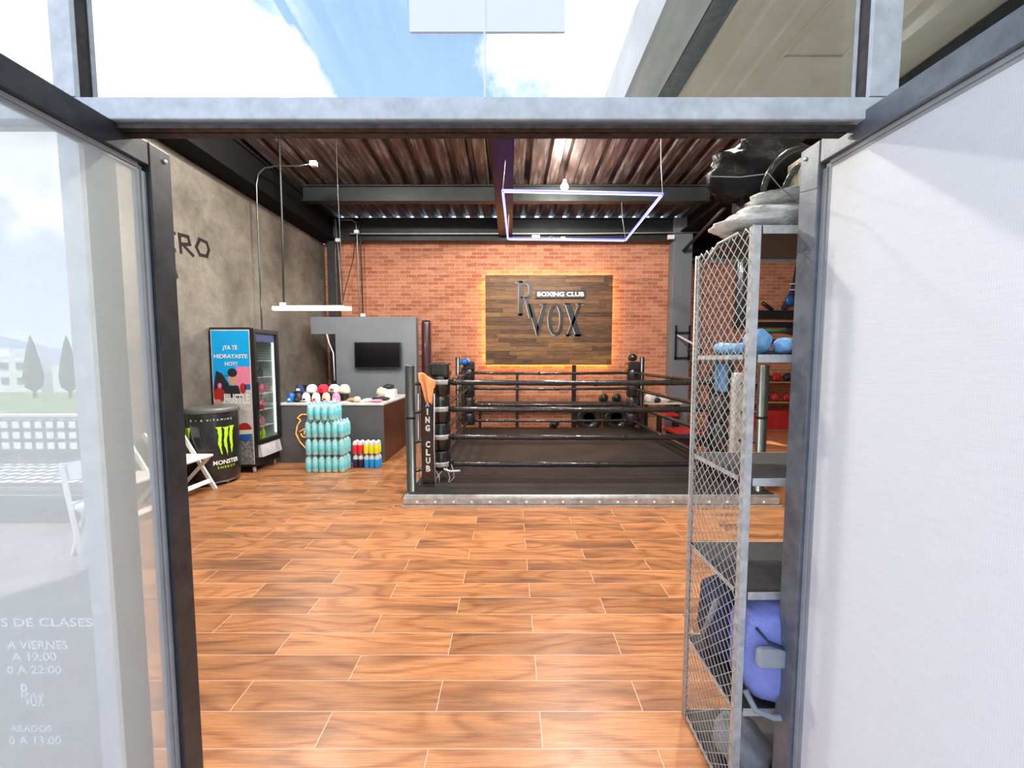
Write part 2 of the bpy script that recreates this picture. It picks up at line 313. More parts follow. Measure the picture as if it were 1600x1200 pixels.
# ---------------------------------------------------------------- mesh builder
class MB:
    def __init__(s): s.bm = bmesh.new()
    def _new(s, fn, m=0, mat=None, smooth=False):
        b2 = bmesh.new(); fn(b2)
        if mat is not None: bmesh.ops.transform(b2, matrix=mat, verts=b2.verts)
        off = [s.bm.verts.new(v.co) for v in b2.verts]; b2.verts.index_update()
        for f in b2.faces:
            try:
                nf = s.bm.faces.new([off[v.index] for v in f.verts]); nf.material_index = m; nf.smooth = smooth
            except ValueError: pass
        b2.free(); return s
    def box(s, x0, x1, y0, y1, z0, z1, bev=0, m=0, mat=None, seg=2):
        def fn(b):
            bmesh.ops.create_cube(b, size=1)
            for v in b.verts: v.co = Vector(((x0 + x1) / 2 + v.co.x * (x1 - x0), (y0 + y1) / 2 + v.co.y * (y1 - y0), (z0 + z1) / 2 + v.co.z * (z1 - z0)))
            if bev: bmesh.ops.bevel(b, geom=b.edges[:], offset=bev, segments=seg, affect='EDGES', profile=.5)
        return s._new(fn, m, mat)
    def tube(s, pts, r, seg=8, closed=False, m=0, flat=1.0):
        pts = [Vector(p) for p in pts]; n = len(pts)
        rr = r if isinstance(r, (list, tuple)) else [r] * n
        def fn(b):
            rings = []; prev = None
            for i, p in enumerate(pts):
                a = pts[(i - 1) % n] if (closed or i > 0) else p; c = pts[(i + 1) % n] if (closed or i < n - 1) else p
                t = (c - a)
                t = t.normalized() if t.length > 1e-9 else Vector((0, 0, 1))
                if prev is None: up = Vector((0, 0, 1)) if abs(t.z) < .9 else Vector((1, 0, 0))
                else: up = prev
                x = t.cross(up)
                if x.length < 1e-6: x = t.orthogonal()
                x.normalize(); y = x.cross(t).normalized(); prev = y
                rings.append([b.verts.new(p + rr[i] * (math.cos(2 * PI * k / seg) * x + flat * math.sin(2 * PI * k / seg) * y)) for k in range(seg)])
            for i in range(n if closed else n - 1):
                A, B = rings[i], rings[(i + 1) % n]
                for k in range(seg): b.faces.new((A[k], A[(k + 1) % seg], B[(k + 1) % seg], B[k]))
            if not closed: b.faces.new(rings[0][::-1]); b.faces.new(rings[-1])
        return s._new(fn, m, None, True)
    def lathe(s, prof, c=(0, 0, 0), seg=16, m=0, mat=None, sx=1, sy=1):
        def fn(b):
            rings = []
            for r, z in prof:
                rings.append([b.verts.new((c[0] + sx * r * math.cos(2 * PI * k / seg), c[1] + sy * r * math.sin(2 * PI * k / seg), c[2] + z)) for k in range(seg)])
            for i in range(len(prof) - 1):
                A, B = rings[i], rings[i + 1]
                for k in range(seg): b.faces.new((A[k], A[(k + 1) % seg], B[(k + 1) % seg], B[k]))
            if prof[0][0] > 1e-5: b.faces.new(rings[0][::-1])
            if prof[-1][0] > 1e-5: b.faces.new(rings[-1])
        return s._new(fn, m, mat, True)
    def ell(s, c, r, m=0, mat=None, u=16, v=10, noise=0, seed=0):
        def fn(b):
            bmesh.ops.create_uvsphere(b, u_segments=u, v_segments=v, radius=1)
            rnd = random.Random(seed)
            for q in b.verts:
                k = 1 + noise * (math.sin(q.co.x * 5 + seed) * math.cos(q.co.y * 4.3 + seed * 2) + .7 * math.sin(q.co.z * 7 + q.co.x * 9 + seed)) * .5 + noise * .25 * rnd.uniform(-1, 1)
                q.co = Vector((c[0] + q.co.x * r[0] * k, c[1] + q.co.y * r[1] * k, c[2] + q.co.z * r[2] * k))
        return s._new(fn, m, mat, True)
    def sell(s, c, r, e=.5, m=0, noise=0, seed=0, u=32, v=20):
        """rounded-box cushion shape"""
        def fn(b):
            bmesh.ops.create_uvsphere(b, u_segments=u, v_segments=v, radius=1)
            for q in b.verts:
                k = 1 + noise * math.sin(q.co.x * 6 + seed) * math.cos(q.co.z * 7 + q.co.y * 5 + seed)
                q.co = Vector([c[i] + r[i] * k * math.copysign(abs(q.co[i]) ** e, q.co[i]) for i in range(3)])
        return s._new(fn, m, None, True)
    def prism(s, poly, o, U, V, depth, m=0, smooth=False):
        """polygon in the plane o + a*U + b*V, thickened by depth along U x V"""
        o, U, V = Vector(o), Vector(U), Vector(V); N = U.cross(V).normalized() * depth
        def fn(b):
            A = [b.verts.new(o + U * p[0] + V * p[1]) for p in poly]; B = [b.verts.new(q.co + N) for q in A]; n = len(A)
            b.faces.new(A[::-1]); b.faces.new(B)
            for i in range(n): b.faces.new((A[i], A[(i + 1) % n], B[(i + 1) % n], B[i]))
            bmesh.ops.recalc_face_normals(b, faces=b.faces)
        return s._new(fn, m, None, smooth)
    def ring(s, c, ro, ri, U, V, depth, m=0, seg=28):
        """flat elliptical ring: ro, ri = (a, b)"""
        c, U, V = Vector(c), Vector(U), Vector(V); N = U.cross(V).normalized() * depth
        def fn(b):
            L = []
            for (ra, rb), off in ((ro, Vector()), (ri, Vector()), (ri, N), (ro, N)):
                L.append([b.verts.new(c + off + U * ra * math.cos(2 * PI * k / seg) + V * rb * math.sin(2 * PI * k / seg)) for k in range(seg)])
            for j in range(4):
                A, B = L[j], L[(j + 1) % 4]
                for k in range(seg): b.faces.new((A[k], A[(k + 1) % seg], B[(k + 1) % seg], B[k]))
            bmesh.ops.recalc_face_normals(b, faces=b.faces)
        return s._new(fn, m)
    def text(s, string, fn, bold=0, m=0, ext=.0, space=1.0):
        """lettering: fn(a, b, h) maps unit-box coordinates and height to a point"""
        cu = bpy.data.curves.new('lettering', 'FONT'); cu.body = string; cu.size = 1; cu.offset = bold; cu.extrude = ext; cu.space_character = space
        cu.resolution_u = 3
        o = bpy.data.objects.new('lettering', cu); COL.objects.link(o)
        dg = bpy.context.evaluated_depsgraph_get(); me = bpy.data.meshes.new_from_object(o.evaluated_get(dg))
        xs = [v.co.x for v in me.vertices]; ys = [v.co.y for v in me.vertices]
        x0, x1, y0, y1 = min(xs), max(xs), min(ys), max(ys)
        vs = [s.bm.verts.new(fn((v.co.x - x0) / (x1 - x0), (v.co.y - y0) / (y1 - y0), v.co.z)) for v in me.vertices]
        for p in me.polygons:
            try: nf = s.bm.faces.new([vs[i] for i in p.vertices]); nf.material_index = m
            except ValueError: pass
        bpy.data.objects.remove(o); bpy.data.curves.remove(cu); bpy.data.meshes.remove(me)
        return s
    def build(s, name, mats, parent=None, subdiv=0):
        if not isinstance(mats, (list, tuple)): mats = [mats]
        vs = s.bm.verts
        if parent is None:
            lo = [min(v.co[i] for v in vs) for i in range(3)]; hi = [max(v.co[i] for v in vs) for i in range(3)]
            org = Vector(((lo[0] + hi[0]) / 2, (lo[1] + hi[1]) / 2, lo[2]))
        else:
            org = Vector(); q = parent
            while q is not None: org += q.location; q = q.parent
        bmesh.ops.translate(s.bm, vec=-org, verts=vs)
        me = bpy.data.meshes.new(name); s.bm.to_mesh(me); s.bm.free()
        for k in mats: me.materials.append(M[k] if isinstance(k, str) else k)
        o = bpy.data.objects.new(name, me); COL.objects.link(o)
        if parent is None: o.location = org
        else: o.parent = parent
        if subdiv:
            md = o.modifiers.new('subdivision', 'SUBSURF'); md.levels = subdiv; md.render_levels = subdiv
        return o
def thing(name, label, cat, loc=(0, 0, 0), group=None):
    o = bpy.data.objects.new(name, None); COL.objects.link(o); o.empty_display_size = .1; o.location = loc
    o['label'] = label; o['category'] = cat
    if group: o['group'] = group
    return o
def tag(o, label, cat, group=None):
    o['label'] = label; o['category'] = cat
    if group: o['group'] = group
    return o
def struct(o): o['kind'] = 'structure'; return o
def setup_empty(name, loc=(0, 0, 0)):
    o = bpy.data.objects.new(name, None); COL.objects.link(o); o.location = loc; o['kind'] = 'structure'; return o
def copy_tree(o, parent=None):
    c = o.copy(); COL.objects.link(c); c.parent = parent
    for ch in list(o.children): copy_tree(ch, c)
    return c

# ================================================================ STRUCTURE
XL, XR, YB, YF = -4.2, 7.3, 8.6, 1.0
struct(MB().box(XL - .15, XR, .96, 9.6, -.12, 0).build('floor', 'floor'))
struct(MB().box(-14, 14, -6.0, .96, -.14, -.015).build('floor_terrace', 'paver'))
struct(MB().box(XL - .15, XL, 1.06, YB, 0, 4.22).build('wall_left', 'concrete'))
struct(MB().box(XL, 3.60, YB, YB + .12, 0, 4.6).build('wall_back', 'brick'))
struct(MB().box(3.60, XR, 9.2, 9.32, 0, 4.06).build('wall_back_alcove', 'brick'))
struct(MB().box(3.60, 3.7, YB + .12, 9.2, 0, 4.4).box(3.6, XR, 9.33, 9.4, 0, 4.9).box(3.6, XR, 9.2, 9.33, 4.06, 4.9).build('wall_alcove_side', 'mblk'))
struct(MB().box(XR, XR + .15, 1.06, 9.3, 0, 4.9).build('wall_right', 'grey'))
# roof deck
def roofz(y): return 4.75 + .057 * (8.6 - y)
mb = MB(); P = .31; prof = [(0, 0), (.17, 0), (.205, .085), (.275, .085)]
xs = []
x = -4.6
while x < 7.6:
    for a, h in prof: xs.append((x + a, h))
    x += P
def deck(b):
    A = [b.verts.new((px, .9, roofz(.9) + h)) for px, h in xs]; B = [b.verts.new((px, 8.56, roofz(8.56) + h)) for px, h in xs]
    for i in range(len(xs) - 1): b.faces.new((A[i], A[i + 1], B[i + 1], B[i]))
mb._new(deck); struct(mb.build('ceiling', 'deck'))
# steel beams and columns
def ibeam(mb, x0, x1, y0, y1, z0, z1, fl=.018):
    mb.box(x0, x1, y0, y1, z0, z0 + fl); mb.box(x0, x1, y0, y1, z1 - fl, z1); xm = (x0 + x1) / 2; mb.box(xm - .012, xm + .012, y0, y1, z0, z1); return mb
mb = MB(); mb.box(-.25, .05, 1.12, 8.36, 4.32, 4.345).box(-.24, .04, 1.12, 8.36, 4.345, 4.735)
struct(mb.build('trim_main_beam', 'mainbeam'))
mb = MB(); mb.box(-3.84, 3.7, 7.1, 7.13, 4.54, 4.825).box(-3.84, 3.7, 7.04, 7.19, 4.535, 4.55).box(-3.84, 3.7, 7.04, 7.19, 4.805, 4.82)
struct(mb.build('trim_cross_beam', 'beam'))
mb = MB(); mb.box(-3.84, 3.6, 8.42, 8.45, 4.30, 4.725).box(-3.84, 3.6, 8.36, 8.5, 4.71, 4.725).box(-3.84, 3.6, 8.34, 8.52, 4.235, 4.30)
struct(mb.build('trim_back_beam', 'beam'))
mb = MB().box(-4.35, -3.86, 1.1, 8.6, 4.24, 4.30).box(-4.3, -3.9, 1.1, 8.6, 4.3, 4.74).box(-4.35, -3.86, 1.1, 8.6, 4.70, 4.735)
struct(mb.build('trim_left_beam', 'mblk'))
mb = MB().box(3.74, 4.10, 1.1, 8.35, 4.40, 4.44).box(3.88, 3.93, 1.1, 8.35, 4.44, 4.74)
struct(mb.build('trim_right_beam', 'mblk'))
struct(MB().box(4.1, 7.3, 1.1, 9.2, 4.44, 4.5).build('ceiling_alcove', 'mblk'))
struct(MB().box(-4.05, -3.85, 8.38, 8.58, 0, 4.735, .01).build('trim_left_column', 'graphite'))
mb = MB().box(3.60, 4.02, 8.36, 8.60, 0, 4.735, .008)
struct(mb.build('trim_right_column', 'greyp'))
# knee brace at the right column, and dark steel truss pieces
mb = MB().tube([(3.8, 8.3, 4.0), (3.95, 7.0, 4.42)], .05, 4).tube([(4.3, 8.9, 3.9), (5.4, 8.9, 4.4)], .05, 4)
struct(mb.build('trim_knee_brace', 'beam'))

# ---- facade: lintel, posts, panes
mb = MB().box(-4.4, 7.4, 1.0, 1.06, 2.222, 2.277, .003)
struct(mb.build('trim_lintel', 'lintel'))
mb = MB().box(-1.10, .90, 1.008, 1.026, 2.204, 2.213).box(-1.10, .90, 1.034, 1.058, 2.206, 2.213)
struct(mb.build('trim_door_track', 'rusty'))
for nm, xa, xb in (('left', -1.172, -1.118), ('right', .925, .997)):
    s = 1 if nm == 'left' else -1
    dxl = 0 if s == 1 else .055
    a = MB().box(xa + dxl, xb + dxl, 1.0, 1.012, 0, 2.212).box(xa, xb, 1.0, 1.012, 2.279, 3.5).build('trim_%s_post' % nm, 'lintel'); struct(a)
    xi = xb if s == 1 else xa
    b_ = MB()
    for z0, z1 in ((0, 2.19), (2.28, 3.5)):
        d_ = dxl if z0 == 0 else 0; b_.box(xa + .002 + d_, xb - .002 + d_, 1.0125, 1.04, z0, z1).box(xa - .004 + d_, xb + .004 + d_, 1.043, 1.052, z0, z1).box(xa + .004 + d_, xb - .004 + d_, 1.055, 1.095, z0, z1)
    struct(b_.build('trim_%s_post_core' % nm, 'rusty'))
struct(MB().box(-4.4, 7.4, 1.0, 1.10, 3.5, 5.3).build('wall_front_upper', 'concreteb'))
struct(MB().box(-4.5, -4.2, .98, 1.08, 0, 3.5).build('wall_front_left', 'concreteb'))
struct(MB().box(-1.15, .955, 1.028, 1.036, 2.27, 3.5).build('window_1', 'mirror'))
struct(MB().box(-4.2, -1.168, 1.028, 1.036, 2.27, 3.5).build('window_2', 'mirror'))
struct(MB().box(.99, 7.3, 1.028, 1.036, 2.27, 3.5).build('window_3', 'mirror'))
struct(MB().box(-4.2, -1.168, 1.028, 1.036, .02, 2.22).build('window_4', 'mirror2'))
struct(MB().box(.99, 7.3, 1.028, 1.036, .02, 2.22).build('window_5', 'mirror2'))
struct(MB().box(-.0685, -.0645, 1.022, 1.0275, 2.278, 3.5).build('trim_pane_joint', 'sticker'))
tag(MB().box(-.262, .143, 1.0245, 1.0275, 2.456, 2.70).build('window_sticker', 'sticker'), 'blank white rectangular sticker on the glass above the doorway', 'sticker')
# lettering on the left side glass
mb = MB()
def line(s, xr, w_, z0, z1, bold=.012):
    xr -= .012; w_ *= 1.13
    mb.text(s, lambda a, b, h: Vector((xr - w_ + a * w_, 1.0262 - h * .001, z0 + b * (z1 - z0))), bold)
line('S DE CLASES', -1.19, .235, .834, .860, .015)
line('A VIERNES', -1.268, .155, .766, .792)
line('A 12:00', -1.303, .115, .731, .756)
line('0 A 22:00', -1.292, .140, .691, .716)
line('ABADOS', -1.334, .108, .511, .532)
line('0 A 13:00', -1.309, .136, .472, .498)
line('R', -1.388, .024, .618, .660, .012)
line('VOX', -1.350, .050, .590, .632, .012)
o = mb.build('glass_lettering', 'sticker'); o['kind'] = 'structure'; o.name = 'trim_glass_lettering'

# ---- door leaves
def leaf(name, film, p0, ang, w_, zt, side):
    """p0 hinge corner; leaf runs along -y before rotation; side=+1 when the room-side face looks to +x"""
    r = setup_empty(name, (p0[0], p0[1], 0))
    O = Vector((p0[0], p0[1], 0)); t = .04; x0, x1 = (-t, 0) if side > 0 else (0, t)
    def bx(m_, a, b, z0, z1, xx0=x0, xx1=x1, bev=.003): m_.box(O.x + xx0, O.x + xx1, O.y - b, O.y - a, z0, z1, bev)
    f_ = MB(); bx(f_, 0, .068, .015, zt); bx(f_, w_ - .068, w_, .015, zt); bx(f_, .07, w_ - .07, zt - .068, zt); bx(f_, .07, w_ - .07, .015, .085)
    f_.build('frame', 'graphite' if side > 0 else 'steelblue', r)
    e0, e1 = (x0 + .006, x1 - .012) if side > 0 else (x0 + .012, x1 - .006)
    g_ = MB()
    bx(g_, .0685, .082, .1, zt - .085, e0, e1, .001); bx(g_, .0825, .094, .1, zt - .085, e0 + .004, e1 - .004, .001)
    bx(g_, .09, w_ - .09, zt - .080, zt - .0685, e0, e1, .001); bx(g_, .09, w_ - .09, zt - .09, zt - .0805, e0 + .004, e1 - .004, .001)
    bx(g_, w_ - .082, w_ - .0685, .1, zt - .085, e0, e1, .001)
    g_.build('glazing_bead', 'rubber', r)
    xm = (x0 + x1) / 2
    h = MB(); bx(h, .075, w_ - .075, .088, zt - .072, xm - .003, xm + .003, 0); h.build('glass', film, r)
    k = MB(); xs_ = x1 if side > 0 else x0
    for z in (zt - .03,):
        k.lathe([(.006, 0), (.006, .004), (.003, .006)], (0, 0, 0), 10, 0, Matrix.Translation((O.x + xs_, O.y - .02, z)) @ Matrix.Rotation(side * PI / 2, 4, 'Y'))
    k.build('screw', 'galv', r)
    r.rotation_euler.z = ang
    return r
leaf('door_1', 'filmL', (-1.03, 1.168, 0), 0, .94, 2.222, 1)
leaf('door_2', 'filmR', (.905, 1.20, 0), math.radians(3.2), .94, 2.246, -1)

# ---- canopy over the right of the terrace (concrete beam, channel, rendered soffit)
Z0 = 3.9
struct(MB().box(1.0, 1.29, -7.0, .98, Z0, Z0 + .5).build('trim_canopy_beam', 'concreteb'))
struct(MB().box(1.30, 1.46, -7.0, .98, Z0 + .0, Z0 + .03).box(1.30, 1.33, -7.0, .98, Z0 + .03, Z0 + .2).build('trim_canopy_channel', 'steelblue'))
mb = MB().box(1.47, 7.0, -7.0, .98, Z0 + .02, Z0 + .12)
mb.box(2.06, 2.085, -.93, .9, Z0 + .008, Z0 + .018).box(2.06, 2.55, -.955, -.93, Z0 + .008, Z0 + .018).box(2.53, 2.55, -.93, -.5, Z0 + .008, Z0 + .018)
struct(mb.build('ceiling_canopy', 'soffit'))
struct(MB().box(3.2, 3.33, -7.0, .98, Z0 - .10, Z0 + .01).build('trim_canopy_rib', 'graphite'))
struct(MB().box(1.0, 1.3, -6.9, -6.6, -.015, Z0 - .01).box(6.6, 6.9, -6.9, -6.6, -.015, Z0 - .01).build('trim_canopy_posts', 'concreteb'))
# outdoors behind the camera, seen in the glass
struct(MB().box(-14, 14, -6.2, -6.0, -.4, .42).build('trim_parapet', 'pinkc'))
struct(MB().box(-400, 200, -400, -6.2, -3.7, -3.5).build('floor_ground', 'lawn'))
mb = MB(); mb.box(-92, -76, -64, -58, -3.5, 2.4).box(-88, -82, -63, -59, 2.4, 3.6)
b_ = thing('apartment_house', 'long white flat-roofed house mirrored in the left side glass', 'building', (-80, -61, -3.5))
mb.build('wall', 'bldg', b_)
for i in range(6):
    for j in range(2):
        x = -90 + i * 2.6; z = -2.2 + j * 2.4
        MB().box(x, x + 1.2, -58.0, -57.9, z, z + 1.1).build('window', 'greyp', b_)
b2_ = thing('neighbour_house', 'low white house between the cypresses, mirrored in the left side glass', 'building', (-68, -61, -3.5))
MB().box(-74, -58, -64, -58, -3.5, .9).build('wall', 'bldg', b2_)
MB().box(-71, -69.6, -58, -57.9, -2, -.8).build('window', 'greyp', b2_); MB().box(-65, -63, -58, -57.9, -3, -.8).build('window', 'greyp', b2_)
for i, (x, lab) in enumerate(((-65.5, 'slim dark cypress nearest the long white house, mirrored in side glass'), (-60.6, 'slim dark cypress nearest the door post, mirrored in side glass'))):
    t_ = thing('cypress_tree', lab, 'tree', (x, -49, -3.5))
    MB().tube([(x, -49, -3.5), (x, -49, -2.4)], .18, 8).build('trunk', 'brown', t_)
    MB().lathe([(.2, .9), (.8, 1.5), (.95, 3), (.7, 5), (.35, 7.2), (.02, 8.6)], (x, -49, -3.5), 14).build('foliage', 'cypress', t_)
def hill(b):
    rnd = random.Random(3); A = []; B = []; C_ = []
    for i in range(40):
        x = -900 + i * 40; h = 24 + 16 * math.sin(i * .45) + 7 * math.sin(i * 1.3) + rnd.uniform(-2, 2)
        A.append(b.verts.new((x, -400, -4))); B.append(b.verts.new((x, -470, h))); C_.append(b.verts.new((x, -560, -4)))
    for i in range(39):
        b.faces.new((A[i], A[i + 1], B[i + 1], B[i])); b.faces.new((B[i], B[i + 1], C_[i + 1], C_[i]))
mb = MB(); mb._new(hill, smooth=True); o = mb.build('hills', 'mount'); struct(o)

# ================================================================ FURNITURE: folding chairs
def slab(mb, p0, p1, w0, w1, t):
    """flat bar in the xz plane from p0 to p1 spanning y w0..w1, thickness t"""
    a = Vector((p0[0], 0, p0[1])); b = Vector((p1[0], 0, p1[1])); d = (b - a).normalized(); n = Vector((-d.z, 0, d.x)) * t / 2
    poly = [(a + n), (b + n), (b - n), (a - n)]
    mb.prism([(q.x, q.z) for q in poly], (0, w0, 0), (1, 0, 0), (0, 0, 1), -(w1 - w0)); return mb
def make_chair(label):
    r = thing('folding_chair', label, 'chair', (0, 0, 0), 'white folding chairs')
    for s in (-1, 1):
        y0 = s * .215 - .012
        m_ = MB(); slab(m_, (-.24, .78), (.19, .0), y0, y0 + .024, .042); m_.build('leg', 'whitep', r)
        m_ = MB(); y1 = s * .185 - .011; slab(m_, (.16, .43), (-.24, .0), y1, y1 + .022, .038); m_.build('leg', 'whitep', r)
    m_ = MB(); m_.box(-.2, .2, -.2, .2, .42, .455, .012); m_.build('seat', 'whitep', r)
    m_ = MB(); slab(m_, (-.245, .775), (-.17, .64), -.2, .2, .018); m_.build('backrest', 'whitep', r)
    m_ = MB(); slab(m_, (.115, .135), (.14, .09), -.2, .2, .02); m_.build('stretcher', 'whitep', r)
    return r
ch = make_chair('white folding chair between the left door and the black can-shaped cooler')
ch.location = (-3.86, 4.33, 0)
for x, y, rz, lab in ((-3.76, 3.62, 0, 'white folding chair by the concrete wall, seen blurred through the left door glass'),
                      (-3.35, -1.0, .5, 'white folding chair out on the terrace, mirrored lowest in the left side glass'),
                      (-2.6, -1.7, 2.6, 'white folding chair on the terrace, mirrored beside the left door post')):
    c = copy_tree(ch); c.location = (x, y, 0 if y > 0 else -.015); c.rotation_euler.z = rz; c['label'] = lab
bn = thing('lattice_bench', 'white and grey square-latticed bench mirrored in the left side glass', 'bench', (-4.6, -1.9, -.015))
mb = MB().box(-6.6, -3.3, -2.1, -1.42, .401, .43).box(-6.6, -3.3, -2.20, -2.17, .54, .92)
mb.build('lattice', 'squares', bn)
MB().box(-6.65, -3.25, -2.15, -1.4, .37, .40).box(-6.65, -3.25, -2.235, -2.2, .37, .95).build('frame', 'paver', bn)
for x in (-6.5, -3.45):
    for y in (-2.1, -1.5): MB().box(x, x + .05, y, y + .05, -.015, .37).build('leg', 'whitep', bn)

# ================================================================ CAN-SHAPED COOLER
cx, cy, R_ = -3.905, 4.85, .28
r = thing('barrel_cooler', 'black can-shaped drinks cooler with green claw marks beside the tall fridge', 'cooler', (cx, cy, 0))
MB().lathe([(.25, .05), (.262, .06), (.28, .12), (R_, .16), (R_, .90), (.27, .94), (.27, .945)], (cx, cy, 0), 40).build('body', 'can', r)
MB().lathe([(.282, .935), (.292, .945), (.292, .985), (.27, 1.0), (.1, 1.0), (.0, 1.0)], (cx, cy, 0), 40).build('lid', 'canrim', r)
MB().lathe([(.245, .03), (.262, .035), (.262, .055), (.25, .06)], (cx, cy, 0), 32).build('base_ring', 'canrim', r)
for a in (-.3, -1.25, 1.2, 2.6):
    px, py = cx + .2 * math.cos(a), cy + .2 * math.sin(a)
    MB().lathe([(.03, -.015), (.03, .015)], (0, 0, 0), 12, 0, Matrix.Translation((px, py, .03)) @ Matrix.Rotation(PI / 2, 4, 'X')).build('caster', 'galv', r)
toc = math.atan2(-cy, -cx)       # bearing of the viewer from the barrel
def wrapc(a0, z0, wd, ht, off=.002):   # unit box onto the barrel, a runs left to right for a viewer outside
    return lambda a, b, h: Vector((cx + (R_ + off) * math.cos(toc + a0 + (a - .5) * wd / R_), cy + (R_ + off) * math.sin(toc + a0 + (a - .5) * wd / R_), z0 + b * ht))
def claw(mb, a0, z0, wd, ht, side=0):
    fn = wrapc(a0, z0, wd, ht)
    rnd = random.Random(5)
    for k, (c0, top, bot, lean) in enumerate(((.2, 1.0, .06, .10), (.52, .98, .0, .02), (.84, 1.0, .08, -.07))):
        n = 14; L = []; R2 = []
        for i in range(n + 1):
            t = i / n; z = top + (bot - top) * t; wv = .075 * (1 - t ** 3) + .01 + (.05 if i == 0 else 0)
            jx = rnd.uniform(-.018, .018); xm = c0 + lean * t + .03 * math.sin(t * 7 + k)
            L.append((xm - wv + jx, z)); R2.append((xm + wv + rnd.uniform(-.018, .018), z))
        for i in range(n):
            q = [fn(*L[i], 0), fn(*R2[i], 0), fn(*R2[i + 1], 0), fn(*L[i + 1], 0)]
            f_ = mb.bm.faces.new([mb.bm.verts.new(v) for v in q])
        q = [fn(c0 - .16, top + .0, 0), fn(c0 + .12, top - .01, 0), fn(c0 + .08, top - .05, 0), fn(c0 - .08, top - .045, 0)]
        mb.bm.faces.new([mb.bm.verts.new(v) for v in q])
for a0 in (.42, -1.32, 2.1):
    mb = MB(); claw(mb, a0, .38, .23, .38); mb.build('claw_mark', 'limeg', r)
mb = MB(); mb.text('MONSTER', wrapc(.46, .275, .30, .058), .03); mb.text('G + B VITAMINS', wrapc(-.10, .84, .46, .026), 0, 0, 0, 1.8); mb.build('lettering', 'white', r)
mb = MB(); mb.text('ENERGY', wrapc(.44, .225, .20, .028), .01, 0, 0, 1.4); mb.build('lettering', 'limeg', r)

# ================================================================ GLASS DOOR FRIDGE
fx0, fx1, fy0, fy1 = -4.17, -3.60, 5.19, 5.74
r = thing('display_fridge', 'tall black glass-door drinks fridge with blue poster side, by the concrete wall', 'fridge', (-3.88, 5.46, 0))
mb = MB().box(fx0, fx1, fy0, fy0 + .03, .1, 2.06, .004).box(fx0, fx1, fy1 - .03, fy1, .1, 2.06, .004).box(fx0, fx0 + .03, fy0 + .03, fy1 - .03, .1, 2.06) \
    .box(fx0 + .03, fx1, fy0 + .03, fy1 - .03, 1.98, 2.055).box(fx0 + .03, fx1, fy0 + .03, fy1 - .03, .1, .42)
mb.build('cabinet', 'blk', r)
mb = MB().box(fx0 + .032, fx0 + .04, fy0 + .04, fy1 - .04, .43, 1.97).box(fx0 + .04, fx1 - .01, fy0 + .031, fy0 + .038, .43, 1.97).box(fx0 + .04, fx1 - .01, fy1 - .038, fy1 - .031, .43, 1.97).box(fx0 + .04, fx1 - .01, fy0 + .04, fy1 - .04, .421, .43)
mb.build('liner', 'fridgel', r)
mb = MB().box(fx1 - .03, fx1 - .012, fy1 - .06, fy1 - .042, .5, 1.9); mb.build('lamp', 'fridgelamp', r)
shz = [.64, .88, 1.12, 1.36, 1.60]
for z in shz:
    m_ = MB().box(fx0 + .045, fx1 - .035, fy0 + .045, fy1 - .065, z - .008, z)
    m_.build('shelf', 'white', r)
m_ = MB()
for i in range(36): m_.box(fx1 - .30, fx1 - .05, fy1 - .048, fy1 - .040, .5 + i * .04, .512 + i * .04)
m_.build('shelf_rail', 'galv', r)
mb = MB().box(fx1 + .002, fx1 + .045, fy0, fy0 + .045, .42, 2.05, .004).box(fx1 + .002, fx1 + .045, fy1 - .045, fy1, .42, 2.05, .004).box(fx1 + .002, fx1 + .045, fy0 + .046, fy1 - .046, 1.99, 2.05, .004).box(fx1 + .002, fx1 + .045, fy0 + .046, fy1 - .046, .42, .47, .004)
d_ = mb.build('door', 'blk', r)
MB().box(fx1 + .02, fx1 + .026, fy0 + .046, fy1 - .046, .47, 1.99).build('glass', 'fglass', d_)
MB().box(fx1 + .027, fx1 + .03, fy0 + .06, fy1 - .1, 1.87, 1.97).build('sticker', 'navy', d_)
MB().box(fx1 + .045, fx1 + .07, fy0 + .01, fy0 + .03, .9, 1.3, .005).build('handle', 'blk', d_)
mb = MB().prism([(0, 0), (.06, 0), (.03, .17), (0, .17)], (fx1, fy1 - .04, .22), (1, 0, 0), (0, 0, 1), fy1 - fy0 - .1); mb.build('vent_cover', 'palep', r)
for x in (fx0 + .06, fx1 - .06):
    for y in (fy0 + .05, fy1 - .05): MB().lathe([(.025, 0), (.02, .1)], (x, y, 0), 10).build('foot', 'galv', r)
# poster on the side facing the door: unit box (a across, b up)
pw, ph = fx1 - fx0 - .03, 1.90
def pq(a, b, h=0): return Vector((fx0 + .015 + a * pw, fy0 - .003 - h, .13 + b * ph))
def pquad(mb, pts, h, m):
    mb.bm.faces.new([mb.bm.verts.new(pq(a, b, h)) for a, b in pts]).material_index = m
def pell(mb, ca, cb, ra, rb, h, m, n=20, t0=0, t1=2 * PI):
    mb.bm.faces.new([mb.bm.verts.new(pq(ca + ra * math.cos(t0 + (t1 - t0) * i / n), cb + rb * math.sin(t0 + (t1 - t0) * i / n), h)) for i in range(n + (0 if t1 - t0 > 6.2 else 1))]).material_index = m
mb = MB().box(fx0 + .015, fx1 - .015, fy0 - .003, fy0 - .0005, .13, 2.03)
pm_ = ['palep', 'bluet', 'dkp', 'skin', 'pinkp', 'red', 'white', 'rock', 'navy', 'blue']
pquad(mb, [(.02, .66), (.98, .66), (.98, .99), (.02, .99)], .001, 1)
pquad(mb, [(.02, .48), (.98, .48), (.98, .665), (.02, .665)], .001, 1)
pquad(mb, [(.6, .56), (.98, .56), (.98, .73), (.62, .73)], .0014, 4)
pquad(mb, [(.02, .40), (.98, .40), (.98, .56), (.02, .56)], .0016, 0)
pquad(mb, [(.02, .0), (.98, .0), (.98, .25), (.6, .28), (.3, .24), (.02, .27)], .0016, 7)
